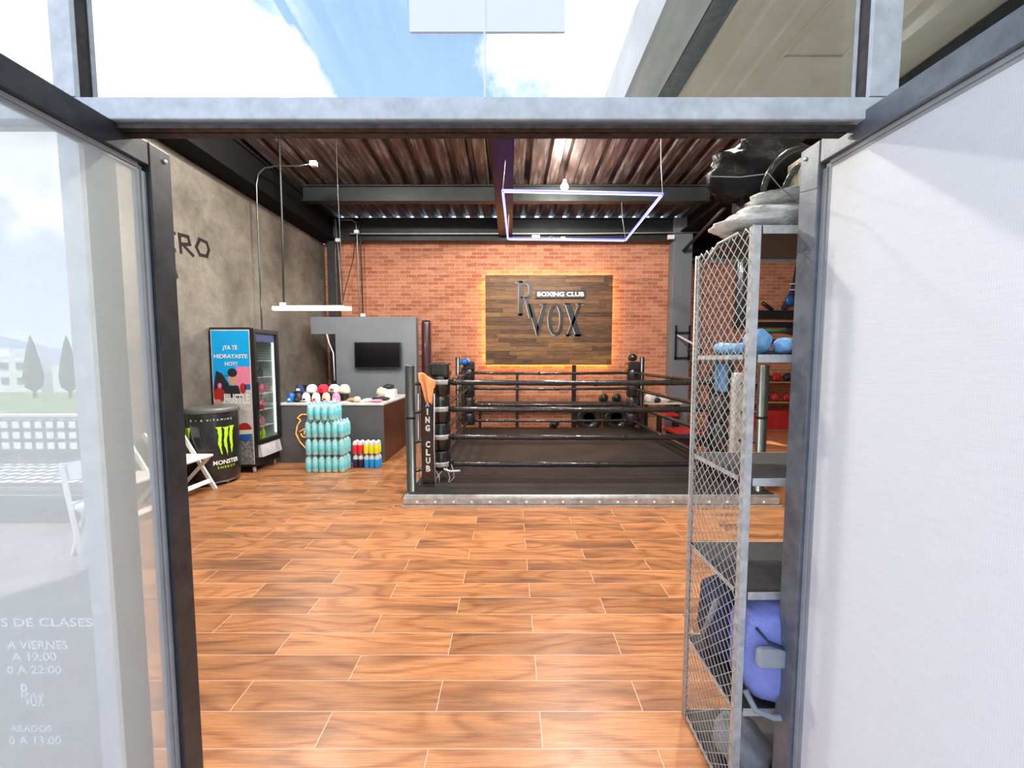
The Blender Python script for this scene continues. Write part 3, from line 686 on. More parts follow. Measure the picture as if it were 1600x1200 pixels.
pquad(mb, [(.02, .57), (.1, .70), (.25, .68), (.42, .60), (.4, .53), (.02, .53)], .0018, 2)
pell(mb, .16, .52, .15, .055, .002, 5); pell(mb, .12, .44, .12, .05, .0022, 3); pell(mb, .18, .59, .05, .02, .0022, 4)
pquad(mb, [(.36, .50), (.74, .50), (.66, .59), (.42, .59)], .0024, 2)
pell(mb, .52, .645, .115, .055, .0026, 3); pell(mb, .52, .685, .125, .032, .0028, 2); pell(mb, .78, .57, .08, .04, .003, 5); pquad(mb, [(.83, .56), (.97, .56), (.97, .60), (.83, .60)], .003, 9)
pell(mb, .40, .39, .17, .03, .003, 4)
# round emblem: red over white over blue
pell(mb, .78, .245, .20, .068, .0032, 6); pell(mb, .78, .255, .185, .06, .0036, 5, 14, .15, PI - .05); pell(mb, .78, .235, .185, .06, .0036, 9, 14, PI + .15, 2 * PI - .05)
po = mb.build('poster', pm_, r)
mb = MB()
def ptxt(s, a0, a1, b0, b1, bold=.03): mb.text(s, lambda a, b, h: pq(a0 + a * (a1 - a0), b0 + b * (b1 - b0), .0045), bold)
ptxt('¿YA TE', .30, .68, .845, .885); ptxt('HIDRATASTE', .07, .93, .79, .82); ptxt('HOY?', .34, .66, .735, .765)
ptxt('HUSTLE', .28, .94, .455, .53, .03); ptxt('PEPSI', .62, .95, .232, .258, .02)
mb.build('lettering', 'white', po)
# drinks inside
def can(x, y, z, mat, lab, grp, r0=.03, h=.12):
    tag(MB().lathe([(r0 * .8, 0), (r0, .008), (r0, h * .72), (r0 * .45, h * .88), (r0 * .45, h)], (x, y, z), 12).build('drink_bottle', mat), lab, 'bottle', grp)
rows = ((1.12, 'pinkp', 'pink drink bottle on the upper middle fridge shelf', .15), (.88, 'drinkr', 'red drink bottle on the middle fridge shelf', .17), (.64, 'pinkp', 'pink drink bottle on the lowest wire fridge shelf', .13), (.431, 'limeg', 'lime green bottle on the floor of the fridge', .17), (1.36, 'dkp', 'dark bottle on the second highest fridge shelf', .14))
for z, mt, lab, h in rows:
    for i in range(3):
        for j in range(2): can(-3.68 - .09 * j, 5.28 + i * .1, z, mt, lab, 'bottles on fridge shelf, ' + mt + ' row', .034, h)

# ================================================================ COUNTER
x0, x1, yf, yb = -3.60, -1.97, 5.74, 7.30
r = thing('reception_counter', 'dark grey reception counter with pale top behind the water bottles', 'counter', ((x0 + x1) / 2, 6.5, 0))
MB().box(x0, x1, yf, yf + .03, 0, .905, .002).build('front_panel', 'grey', r)
MB().box(x1 - .03, x1, yf + .031, yb, 0, .905, .002).build('side_panel', 'brown', r)
MB().box(x0, x1 + .01, yf - .01, yf + .55, .906, .94, .004).box(x1 - .5, x1 + .01, yf + .551, yb, .906, .94, .004).build('worktop', 'topw', r)
mb = MB()
em = [(.16, .62), (-.05, .62), (-.13, .55), (-.07, .50), (-.14, .38), (-.17, .22), (-.10, .05), (.02, -.10), (.18, -.2)]
for (a, b), (c, d) in zip(em, em[1:]): mb.tube([(-3.20 + a * .8, yf - .008, .30 + b * .75), (-3.20 + c * .8, yf - .008, .30 + d * .75)], .009, 6)
for (a, b), (c, d) in (((-.1, .26), (.02, .33)), ((.02, .33), (.12, .31)), ((-.08, .22), (-.04, .15)), ((-.04, .15), (.06, .14)), ((0, .28), (-.01, .2)), ((.06, .27), (.05, .19))):
    mb.tube([(-3.20 + a * .8, yf - .008, .30 + b * .75), (-3.20 + c * .8, yf - .008, .30 + d * .75)], .009, 6)
mb.build('emblem', 'neon', r)
tag(MB().box(-3.55, -2.72, 6.05, 6.25, .941, 1.06, .004).build('display_riser', 'blk'), 'low black display riser under the back row of caps', 'stand')
tag(MB().box(-3.52, -3.30, 6.10, 6.12, 1.061, 1.20, .004).box(-3.2, -2.85, 6.16, 6.175, 1.061, 1.21, .004).build('card_holder', 'blk'), 'black display boards behind the navy and red caps', 'stand')
def cap(x, y, z, s, mats, lab):
    r_ = thing('baseball_cap', lab, 'cap', (x, y, z), 'caps on the counter')
    mb = MB(); mb.lathe([(.088, 0), (.09, .03), (.086, .08), (.07, .12), (.04, .145), (.0, .15)], (x, y, z + .0), 18, 0, None, s, s); mb.build('crown', mats[0], r_)
    mb = MB(); pts = [(-.075, 0), (.075, 0)] + [(.082 * math.cos(t), -.02 - .075 * math.sin(t)) for t in [i * PI / 10 for i in range(11)]]
    mb.prism([(p[0] * s, p[1] * s) for p in pts[2:]], (x, y - .07 * s, z + .004), (1, 0, 0), (0, 1, -.35), .005); mb.build('brim', mats[1], r_)
    MB().box(x - .03 * s, x + .03 * s, y - .0945 * s, y - .088 * s, z + .045 * s, z + .085 * s, .002).build('patch', mats[2], r_)
    return r_
for x, m3, lab in ((-3.46, ('navy', 'navy', 'white'), 'navy cap with white front patch, leftmost of the back row'),
                   (-3.28, ('palep', 'palep', 'white'), 'pale grey cap second from left in the back row'),
                   (-3.09, ('redc', 'redc', 'red'), 'bright red cap in the back row'),
                   (-2.91, ('white', 'green', 'redc'), 'white cap with green brim in the back row'),
                   (-2.74, ('beige', 'beige', 'white'), 'beige cap at the right end of the back row')):
    cap(x, 6.14, 1.061, 1.0, m3, lab)
for x, m3, lab in ((-3.50, ('blue', 'bluet', 'white'), 'small blue cap at the front left of the counter'),
                   (-3.38, ('dkp', 'dkp', 'grey'), 'small black cap at the front of the counter'),
                   (-3.26, ('white', 'palep', 'dkp'), 'small white cap with dark patch in the front row'),
                   (-3.10, ('white', 'redc', 'redc'), 'small white cap with red brim in the front row'),
                   (-2.94, ('beige', 'dkp', 'red'), 'small beige cap with black brim in the front row'),
                   (-2.78, ('pinkp', 'white', 'white'), 'small pale pink cap in the front row above the bottles')):
    cap(x, 5.92, .941, .72, m3, lab)
def cloth_pile(x, y, z, sx, sy, sz, mat, name, lab, cat, seed=1, grp=None):
    return tag(MB().ell((x, y, z + sz * .95), (sx, sy, sz), 0, None, 20, 12, .22, seed).build(name, mat), lab, cat, grp)
cloth_pile(-2.52, 5.95, .945, .10, .06, .03, 'woodl', 'folded_wrap', 'small brown bundle right of the caps on the counter', 'cloth', 3)
cloth_pile(-2.42, 5.86, .945, .055, .05, .045, 'beige', 'folded_wrap', 'small cream bundle in the middle of the counter', 'cloth', 4)
cloth_pile(-2.27, 5.90, .945, .07, .05, .028, 'white', 'folded_shirt', 'white folded shirt right of the cream bundle', 'cloth', 6)
cloth_pile(-2.11, 5.86, .945, .09, .06, .022, 'pinkp', 'folded_shirt', 'pink folded shirt near the counter corner', 'cloth', 5)
cloth_pile(-2.13, 6.12, .945, .15, .10, .03, 'dkp', 'folded_shirt', 'black folded shirt behind the pink one', 'cloth', 8)
r = thing('cloth_basket', 'white box of folded cloths on the right end of the counter', 'box', (-2.13, 6.62, .941))
MB().box(-2.22, -2.04, 6.55, 6.72, .941, 1.09, .02).build('box', 'white', r)
MB().ell((-2.28, 6.62, 1.04), (.10, .1, .085), 0, None, 14, 10, .2, 3).build('cloth', 'beige', r)
MB().ell((-2.18, 6.66, 1.13), (.09, .08, .05), 0, None, 14, 10, .2, 9).build('cloth', 'dkp', r)

# ---- partition with television
r = thing('partition_panel', 'blue-grey freestanding partition wall behind the counter', 'partition', (-2.6, 7.5, 0))
mb = MB().box(-3.46, -1.86, 7.40, 7.60, 0, 2.46, .004); mb.build('panel', 'greyp', r)
MB().box(-3.94, -3.461, 7.40, 7.60, 2.12, 2.46, .004).build('header', 'greyp', r)
MB().tube([(-3.62, 7.39, 2.12), (-3.58, 7.39, 1.95), (-3.50, 7.385, 1.75), (-3.49, 7.385, 1.2)], .012, 8).build('cable', 'white', r)
r = thing('television', 'black flat television mounted on the blue-grey partition', 'television', (-2.6, 7.34, 1.45))
MB().box(-3.05, -2.14, 7.30, 7.34, 1.45, 1.96, .006).build('housing', 'blk', r)
MB().box(-3.03, -2.16, 7.296, 7.2995, 1.475, 1.945).build('screen', 'screen', r)
MB().box(-2.8, -2.4, 7.341, 7.399, 1.6, 1.8).build('bracket', 'graphite', r)
def bag(x, y, z0, z1, rad, mat, lab, chain_to=None, logo=None):
    r_ = thing('heavy_bag', lab, 'punching bag', (x, y, z0))
    MB().lathe([(rad * .7, 0), (rad, .05), (rad * 1.02, (z1 - z0) * .5), (rad, z1 - z0 - .06), (rad * .85, z1 - z0), (0, z1 - z0 + .005)], (x, y, z0), 24).build('body', mat, r_)
    for k in (.3, .6): MB().lathe([(rad * 1.03, 0), (rad * 1.035, .01), (rad * 1.03, .02)], (x, y, z0 + (z1 - z0) * k), 24).build('band', 'blk', r_)
    if chain_to:
        for a in (0, 2.1, 4.2): MB().tube([(x + rad * .8 * math.cos(a), y + rad * .8 * math.sin(a), z1), (x, y, z1 + .3)], .008, 5).build('chain', 'galv', r_)
        MB().tube([(x, y, z1 + .3), (x, y, chain_to)], .008, 5).build('chain', 'galv', r_)
    return r_
bag(-1.72, 7.70, .002, 2.42, .10, 'vinylr', 'slim maroon heavy bag standing against the right edge of the partition')

# ================================================================ WATER BOTTLES
def make_pack(nx, ny, pitch, h, liquid, label, cat, group, wrap=True):
    r_ = thing('bottle_pack', label, cat, (0, 0, 0), group)
    rr = pitch * .49
    prof = [(rr * .8, 0), (rr, .015), (rr * .94, h * .2), (rr, h * .26), (rr, h * .55), (rr * .96, h * .6), (rr * 1.0, h * .70), (rr * .66, h * .86), (rr * .34, h * .9), (rr * .34, h * .93)]
    first = None
    for i in range(nx):
        for j in range(ny):
            x = (i - (nx - 1) / 2) * pitch; y = (j - (ny - 1) / 2) * pitch
            if first is None:
                b = MB().lathe(prof, (0, 0, 0), 14).build('bottle', liquid[0], r_)
                la, lb = (.28, .52) if liquid[0] == 'water' else (.03, .60)
                l = MB().lathe([(rr * 1.01, h * la), (rr * 1.02, h * (la + .01)), (rr * 1.02, h * lb), (rr * 1.01, h * (lb + .01))], (0, 0, 0), 14).build('label', liquid[1], b)
                c = MB().lathe([(rr * .38, h * .925), (rr * .38, h * .995), (0, h)], (0, 0, 0), 10).build('cap', liquid[2], b)
                first = b; b.location = (x, y, 0)
            else:
                b = copy_tree(first, r_); b.location = (x, y, 0)
    return r_
px_ = .0935; hb = .252
wl = ('water', 'wlabel', 'wcap')
packA = make_pack(3, 3, px_, hb, wl, 'x', 'bottles', 'packs of blue water bottles')
tiers = ('bottom tier', 'second tier from the floor', 'third tier from the floor')
bx_, by_ = -2.655, 5.36
for k in range(3):
    for s, sn in ((-1, 'left'), (1, 'right')):
        q = packA if (k == 0 and s == -1) else copy_tree(packA)
        jx = (.0, .006, -.004)[k] + (.012 if k == 2 else 0)
        q.location = (bx_ + s * 1.53 * px_ + jx, by_, .0 + k * hb); q['label'] = 'pack of light blue water bottles, %s of the stack, %s side' % (tiers[k], sn)
packT = make_pack(4, 3, .1, hb, wl, 'pack of light blue water bottles alone on top of the stack', 'bottles', 'packs of blue water bottles')
packT.location = (bx_ - .035, by_, 3 * hb)
hs = .215
sp = .078
for x, k, cols, nx, lab in ((-2.27, 0, ('clearp', 'drinkk', 'white'), 2, 'pack of clear bottles with dark labels on the floor right of the water'),
                        (-2.065, 0, ('clearp', 'drinkb', 'white'), 3, 'pack of blue sports drinks on the floor by the counter corner'),
                        (-2.275, 1, ('clearp', 'drinkr', 'dkp'), 2, 'pack of red sports drinks stacked on the dark-labelled pack'),
                        (-2.07, 1, ('clearp', 'drinky', 'dkp'), 3, 'pack of yellow sports drinks stacked on the blue pack')):
    q = make_pack(nx, 2, sp, hs, cols, lab, 'bottles', 'sports drink packs'); q.location = (x, 5.52, k * hs)

# ================================================================ BOXING RING
RX0, RX1, RY0, RY1 = -1.12, 2.83, 4.15, 8.0
ring = thing('boxing_ring', 'low black boxing ring with four padded ropes filling the back of the gym', 'boxing ring', ((RX0 + RX1) / 2, (RY0 + RY1) / 2, 0))
fy = 3.985
mb = MB().box(-1.15, 2.95, fy + .02, 8.15, 0.0, .112)
mb.tube([(-1.16, fy + .03, .095), (2.95, fy + .03, .095)], .032, 10).tube([(-1.16, fy + .025, .03), (2.95, fy + .025, .03)], .026, 8)
mb.box(-1.17, 2.95, fy - .004, fy + .03, .03, .10, .004)
mb.build('skirting', 'vinylg', ring)
MB().box(-1.13, 2.93, fy + .06, 8.14, .113, .128, .003).build('canvas', 'canvas', ring)
MB().box(-1.19, 2.97, fy - .012, fy - .005, .0, .022).build('edge_strip', 'galv', ring)
riv = MB().lathe([(.016, 0), (.016, .005), (.008, .010)], (0, 0, 0), 10, 0, Matrix.Rotation(PI / 2, 4, 'X')).build('rivet', 'white', ring)
for i in range(20):
    q = riv if i == 0 else riv.copy()
    if i: COL.objects.link(q); q.parent = ring
    q.location = Vector((-1.02 + i * .2, fy - .005, .052))
for (x, y) in ((RX0, RY0), (RX1, RY0), (RX0, RY1), (RX1, RY1)):
    p_ = MB().lathe([(.07, 0), (.07, .02), (.053, .022), (.053, 1.535), (.045, 1.55), (0, 1.552)], (x, y, 0.001 if y < 5 else .129), 20).build('post', 'pole', ring)
    MB().lathe([(.056, 0), (.056, .03)], (x, y, .95), 20).build('collar', 'blk', p_)
ROPE = (.335, .672, 1.012, 1.34)
ins = .40
PD = [(RX0 + ins * .67, RY0 + ins, 1, 1), (RX1 - ins * .67, RY0 + ins, -1, 1), (RX0 + ins * .67, RY1 - .22, 1, -1), (RX1 - ins * .67, RY1 - .22, -1, -1)]
def padcol(x, y, top=1.58, bot=.26, w_=.112, big=True):
    mb = MB()
    segs = [(bot, .50), (.51, .84), (.85, 1.17), (1.18, 1.42)]
    for a, b in segs:
        mb.lathe([(w_ * .90, a), (w_ * .99, a + .012), (w_ * 1.02, (a + b) / 2), (w_ * .99, b - .012), (w_ * .9, b)], (x, y, 0), 20)
    mb.build('corner_pad', 'vinyl', ring)
    MB().box(x - w_ * 1.04, x + w_ * 1.04, y - w_, y + w_, 1.40, top, .035, 0, None, 4).build('corner_pad', 'vinyl', ring)
for i, (x, y, sx, sy) in enumerate(PD):
    padcol(x, y, w_=.116 if i < 2 else .115)
    px, py = (RX0 if sx > 0 else RX1), (RY0 if sy > 0 else RY1)
    for z in ROPE:
        MB().tube([(px, py, z), ((px + x) / 2, (py + y) / 2, z - .01), (x, y, z)], .018, 8).build('turnbuckle', 'vinyl', ring)
    # wide cover between post and pad
    if i > 0:
        mx_, my_ = px * .45 + x * .55, py * .45 + y * .55
        MB().box(mx_ - .07, mx_ + .07, my_ - .04, my_ + .04, .24, 1.46, .03, 0, None, 3).build('turnbuckle_cover', 'vinyl' if i != 1 else 'vinylg', ring)
def rope(a, b, z, rad, nm='rope', sag=.012, seed=0):
    rnd = random.Random(seed); A, B = Vector(a), Vector(b); n = 40; pts = []; rr = []
    for i in range(n + 1):
        t = i / n; p = A.lerp(B, t); p.z = z - sag * 4 * t * (1 - t) + rnd.uniform(-.002, .002); pts.append(p); rr.append(rad * (1 + rnd.uniform(-.07, .07)))
    MB().tube(pts, rr, 10).build(nm, 'vinyl', ring)
    for t in (.02, .5 + rnd.uniform(-.1, .2), .98):
        p = A.lerp(B, t); q = A.lerp(B, t + .012); p.z = q.z = z - sag * 4 * t * (1 - t)
        MB().tube([p, q], rad * 1.22, 10).build('rope_tape', 'vinyl' , ring)
g = .09
for k, z in enumerate(ROPE):
    (xa, ya, _, _), (xb, yb_, _, _), (xc, yc, _, _), (xd, yd, _, _) = PD
    rope((xa + g, ya - .04, z), (xb - g, yb_ - .04, z), z, .034, seed=k)
    rope((xc + g, yc, z), (xd - g, yd, z), z + .005, .03, seed=k + 4)
    rope((xa - .03, ya + g, z), (xc - .03, yc - g, z), z, .03, seed=k + 8)
    rope((xb + .03, yb_ + g, z), (xd + .03, yd - g, z), z, .03, seed=k + 12)
    MB().lathe([(.119, z - .03), (.123, z - .02), (.123, z + .02), (.119, z + .03)], (xa, ya, 0), 20).build('pad_strap', 'vinylg', ring)
# lettered cover on the front left corner
mb = MB().box(-1.035, -.875, 4.27, 4.31, .15, 1.38, .015); bn_ = mb.build('lettered_cover', 'vinyl', ring)
mb = MB()
zt = 1.335
for k, chx in enumerate('BOXING CLUB'):
    hgt = .088
    z1 = zt - k * .0955
    if chx != ' ':
        w2 = .052 if chx != 'I' else .018
        mb.text(chx, lambda a, b, h: Vector((-.955 - w2 / 2 + a * w2, 4.2685, z1 - hgt * .86 + b * hgt * .86)), .05)
mb.build('lettering', 'white', bn_)
rnd = random.Random(2)
for k in range(4):
    x = -.93 + .07 * k; pts = [(x, 4.48, .33), (x + .03, 4.45, .26), (x + rnd.uniform(-.03, .08), 4.42, .19), (x + rnd.uniform(-.05, .08), 4.40, .135)]
    MB().tube(pts, .005, 5).build('lace', 'palep', ring)
MB().tube([(-.8, 4.40, .30), (-.72, 4.40, .27), (-.60, 4.41, .275)], .011, 6).build('lace', 'white', ring)
for x in (-1.055, -.872): MB().tube([(x, 4.262, 1.22), (x - .01, 4.262, .6), (x, 4.262, .14)], .006, 5).build('lace', 'palep', ring)

# orange towel on the corner
def cloth(pts_fn, nu, nv, name, mat, lab, cat, th=.006):
    mb = MB()
    def fn(b):
        G = [[b.verts.new(pts_fn(i / nu, j / nv)) for j in range(nv + 1)] for i in range(nu + 1)]
        for i in range(nu):
            for j in range(nv): b.faces.new((G[i][j], G[i + 1][j], G[i + 1][j + 1], G[i][j + 1]))
    mb._new(fn, smooth=True); o = mb.build(name, mat)
    md = o.modifiers.new('thick', 'SOLIDIFY'); md.thickness = th; md.offset = 0
    return tag(o, lab, cat)
def tw(u, v):
    wd = .17 * (1 - .55 * max(0, v - .25) / .75) ; x = -.955 + (u - .5) * wd * (1.1 if v < .3 else .9) + .03 * v
    return Vector((x, 4.23 + .02 * math.sin(u * 9) - .02 * v, 1.46 - .06 * u * (1 - v) - .34 * v + .02 * math.sin(u * 5)))
cloth(tw, 14, 14, 'towel', 'orange', 'orange towel hanging at the front left ring corner', 'towel')
def glove(x, y, z, mat, lab, s=1.0, grp=None, rz=0, cuff='blk'):
    r_ = thing('boxing_glove', lab, 'glove', (x, y, z), grp)
    MB().ell((x, y, z + .075 * s), (.085 * s, .075 * s, .072 * s), 0, None, 16, 10, .04, 1).build('mitt', mat, r_)
    MB().ell((x - .07 * s, y - .03 * s, z + .06 * s), (.03 * s, .045 * s, .05 * s), 0, None, 12, 8).build('thumb', mat, r_)
    MB().lathe([(.045 * s, 0), (.055 * s, .01), (.055 * s, .07 * s), (.045 * s, .08 * s)], (0, 0, 0), 14, 0, Matrix.Translation((x + .05 * s, y + .05 * s, z + .07 * s)) @ Matrix.Rotation(-1.2, 4, 'X')).build('cuff', cuff, r_)
    return r_
glove(-.93, 7.62, 1.50, 'blue', 'blue boxing glove on top of the rear left ring corner', 1.0, None, 0, 'ltblue')
glove(PD[3][0], PD[3][1], 1.582, 'vinyl', 'black boxing glove balanced on the rear right corner pad', 1.1)

# ================================================================ BEHIND THE RING
r = thing('equipment_rack', 'long low dark steel rack against the brick wall behind the ring', 'rack', (1.2, 8.4, 0))
MB().box(-.75, 2.9, 8.26, 8.54, .62, .67, .004).build('shelf', 'graphite', r)
for x, zt_ in ((-.72, .6), (.14, 1.28), (1.42, 1.5), (2.82, .6)):
    MB().box(x, x + (.05 if x != 1.42 else .09), 8.50, 8.54, 0, zt_, .004).build('upright', 'blk', r)
def tyre(x, y, z, lab):
    rr, t = .215, .085
    r_ = thing('tyre', lab, 'tyre', (x, y, z), 'tyres behind the ring')
    m4 = Matrix.Translation((x, y, z + rr + t)) @ Matrix.Rotation(PI / 2, 4, 'X')
    prof = [(rr - .07, -.07), (rr + .03, -.09), (rr + t - .01, -.07), (rr + t, 0), (rr + t - .01, .07), (rr + .03, .09), (rr - .07, .07), (rr - .09, .04), (rr - .09, -.04), (rr - .07, -.07)]
    MB().lathe(prof, (0, 0, 0), 32, 0, m4).build('tread', 'vinyl', r_)
    return r_
tyre(1.78, 8.36, .002, 'left black tyre standing under the rack behind the ring'); tyre(2.40, 8.36, .002, 'right black tyre standing under the rack behind the ring')
glove(.97, 8.08, .129, 'vinyl', 'black boxing glove lying on the canvas by the back rope', 1.15)
glove(2.12, 8.40, .671, 'vinyl', 'left black glove of the pair on the rear rack', 1.2, 'black gloves on the rear rack'); glove(2.42, 8.40, .671, 'vinyl', 'right black glove of the pair on the rear rack', 1.2, 'black gloves on the rear rack')
r = thing('side_table', 'small table with olive top by the grey column, white cloths on it', 'table', (3.3, 8.15, 0))
MB().box(2.98, 3.80, 8.17, 8.34, .63, .665, .004).build('tabletop', 'beige', r)
for x in (3.02, 3.72):
    for y in (8.19, 8.30): MB().box(x, x + .04, y, y + .03, 0, .63).build('leg', 'blk', r)
cloth_pile(3.12, 8.25, .667, .13, .07, .10, 'white', 'folded_cloth', 'tall white cloth heap on the left of the olive table', 'cloth', 2)
cloth_pile(3.42, 8.25, .667, .16, .07, .09, 'white', 'folded_cloth', 'wide white cloth heap on the right of the olive table', 'cloth', 11)
cloth_pile(3.27, 8.20, .667, .07, .03, .06, 'dkp', 'folded_cloth', 'black cloth between the two white heaps', 'cloth', 5)
r = thing('step_platform', 'low red step platform on the floor right of the ring', 'step', (3.6, 7.2, 0))
MB().box(3.20, 4.4, 6.8, 7.7, .16, .22, .02).build('top', 'red', r); MB().box(3.24, 4.36, 6.84, 7.66, 0, .16).build('base', 'blk', r)
r = thing('corner_stool', 'black corner stool with red seat beside the olive table', 'stool', (3.45, 7.95, 0))
MB().box(3.18, 3.6, 7.85, 8.08, .40, .47, .02).build('seat', 'red', r)
for x in (3.2, 3.54):
    for y in (7.87, 8.02): MB().box(x, x + .04, y, y + .04, 0, .40).build('leg', 'blk', r)
# speed bag on the column
r = thing('speed_bag_stand', 'black speed bag bracket on the grey steel column', 'speed bag', (3.85, 8.2, 1.6))
mb = MB()
for x in (3.68, 3.98): mb.box(x, x + .035, 8.32, 8.355, 1.62, 2.38)
mb.box(3.68, 4.01, 8.32, 8.355, 2.2, 2.24).box(3.68, 4.01, 8.32, 8.355, 1.64, 1.68); mb.build('frame', 'blk', r)
MB().tube([(3.72, 8.31, 2.16), (4.03, 7.95, 1.88)], .022, 6).build('strut', 'palep', r)
MB().lathe([(.16, 0), (.17, .01), (.17, .05), (0, .05)], (3.98, 8.0, 1.80), 20).build('drum', 'mainbeam', r)
MB().lathe([(0, -.34), (.06, -.33), (.10, -.27), (.105, -.2), (.07, -.1), (.03, -.03), (.02, 0)], (3.93, 7.92, 1.80), 18).build('bag', 'vinyl', r)

# ================================================================ WALL SIGN
Yp = 8.40
r = thing('gym_sign', 'wooden gym sign with black letters, lit from behind, on the brick wall', 'sign', (.86, 8.42, 1.5))
MB().box(-.555, 2.29, Yp + .01, Yp + .05, 1.505, 3.50, .003).build('board', 'board', r)
e = .025
MB().box(-.535, 2.27, 8.52, 8.535, 3.455, 3.47).box(-.535, 2.27, 8.52, 8.535, 1.535, 1.55).box(-.525, -.51, 8.52, 8.535, 1.56, 3.44).box(2.245, 2.26, 8.52, 8.535, 1.56, 3.44).build('led_strip', 'ledy', r)
MB().box(-.4, 2.1, 8.452, 8.598, 1.7, 1.75).box(-.4, 2.1, 8.452, 8.598, 3.25, 3.3).build('bracket', 'blk', r)
def SG(u, v):  # photo-measured positions on the board plane
    return ((u - 797) / 581 * 8.5 * 1.0, 1.6 - ((v - 563.4) / 581) * 8.5)
def letter(polys, rings=(), nm='letter'):
    for dpt, gr, mt in ((.0, .012, 'palep'), (.02, 0, 'blk')):
        mb = MB()
        for poly in polys:
            cxx = sum(p[0] for p in poly) / len(poly); czz = sum(p[1] for p in poly) / len(poly)
            pp = [(p[0] - (.010 if dpt == 0 else 0), p[1] - (.014 if dpt == 0 else 0)) for p in poly]
            mb.prism(pp, (0, Yp + .009 - dpt, 0), (1, 0, 0), (0, 0, 1), .018)
        for c, ro, ri in rings:
            k = .010 if dpt == 0 else 0
            mb.ring((c[0] - k, Yp + .009 - dpt, c[1] - k * 1.4), ro, ri, (1, 0, 0), (0, 0, 1), .018)
        if dpt == 0: base = mb.build('letter_backing', mt, r)
        else: mb.build(nm, mt, base if False else r)
def bar(a, b, w0, w1=None):     # slanted stroke with horizontal ends
    w1 = w1 or w0
    return [(a[0] - w0 / 2, a[1]), (a[0] + w0 / 2, a[1]), (b[0] + w1 / 2, b[1]), (b[0] - w1 / 2, b[1])]
# R
xl, zt_, zb_ = .16, 3.36, 2.62
R_polys = [bar((.235, zb_), (.235, zt_), .085), bar((.235, zb_), (.235, zb_ + .03), .19, .15), [(.13, zt_ - .03), (.24, zt_ - .03), (.24, zt_), (.13, zt_)],
           [(.24, zt_ - .045), (.36, zt_ - .045), (.36, zt_), (.24, zt_)], [(.24, 2.98), (.36, 2.98), (.36, 3.02), (.24, 3.02)], bar((.36, 3.0), (.475, 2.56), .075, .09)]
arc = []
for i in range(11): a = -PI / 2 + PI * i / 10; arc.append((.355 + .145 * math.cos(a), 3.17 + .19 * math.sin(a)))
for i in range(11): a = PI / 2 - PI * i / 10; arc.append((.355 + .07 * math.cos(a), 3.17 + .145 * math.sin(a)))
R_polys.append(arc)
letter(R_polys, (), 'letter')
V_polys = [[(.40, 2.86), (.49, 2.86), (.645, 2.33), (.60, 2.16)], [(.60, 2.16), (.645, 2.16), (.81, 2.86), (.74, 2.86), (.60, 2.36)], [(.68, 2.84), (.86, 2.84), (.86, 2.875), (.68, 2.875)]]
letter(V_polys)
letter([], [((1.02, 2.52), (.175, .355), (.095, .30))])
X_polys = [bar((1.29, 2.87), (1.53, 2.16), .12), bar((1.56, 2.87), (1.30, 2.16), .06), [(1.20, 2.85), (1.42, 2.85), (1.42, 2.88), (1.20, 2.88)], [(1.48, 2.85), (1.66, 2.85), (1.66, 2.88), (1.48, 2.88)],
           [(1.22, 2.16), (1.38, 2.16), (1.38, 2.19), (1.22, 2.19)], [(1.43, 2.16), (1.63, 2.16), (1.63, 2.19), (1.43, 2.19)]]
letter(X_polys)
pl_ = MB().box(.57, 1.68, Yp - .022, Yp + .009, 2.985, 3.165, .008).build('name_plate', 'blk', r)
mb = MB(); mb.text('BOXING CLUB', lambda a, b, h: Vector((.605 + a * 1.04, Yp - .0235, 3.025 + b * .10)), .035); mb.build('lettering', 'white', pl_)

# painted lettering on the concrete wall
mb = MB()
def stroke(pts, w_=.048):
    P_ = [Vector(p) + Vector((-.04, .04)) for p in pts]
    for i in range(len(P_) - 1):
        a, b = P_[i], P_[i + 1]; d = (b - a).normalized(); n = Vector((-d.y, d.x)) * w_ / 2; e_ = d * w_ * .4
        q = [a - e_ + n * .8, a - e_ - n * .8, b + e_ - n, b + e_ + n]
        f_ = mb.bm.faces.new([mb.bm.verts.new((XL + .002 + .0002 * i, v.x, v.y)) for v in q])
stroke([(4.80, 3.15), (4.62, 3.14), (4.60, 2.92), (4.79, 2.94)]); stroke([(4.60, 3.04), (4.77, 3.05)])
stroke([(4.88, 2.94), (4.87, 3.16), (5.0, 3.17), (5.02, 3.08), (4.88, 3.04)]); stroke([(4.92, 3.04), (5.06, 2.95)])
stroke([(5.18, 3.20), (5.30, 3.19), (5.33, 3.10), (5.29, 3.0), (5.17, 2.99), (5.12, 3.08), (5.18, 3.20)])
stroke([(4.67, 2.74), (4.76, 2.72), (4.80, 2.62), (4.74, 2.54), (4.64, 2.53), (4.58, 2.62), (4.67, 2.74)]); stroke([(4.66, 2.79), (4.76, 2.83)])
stroke([(4.1, 2.95), (4.1, 3.14)]); 
o = mb.build('trim_painted_lettering', 'blk'); struct(o)

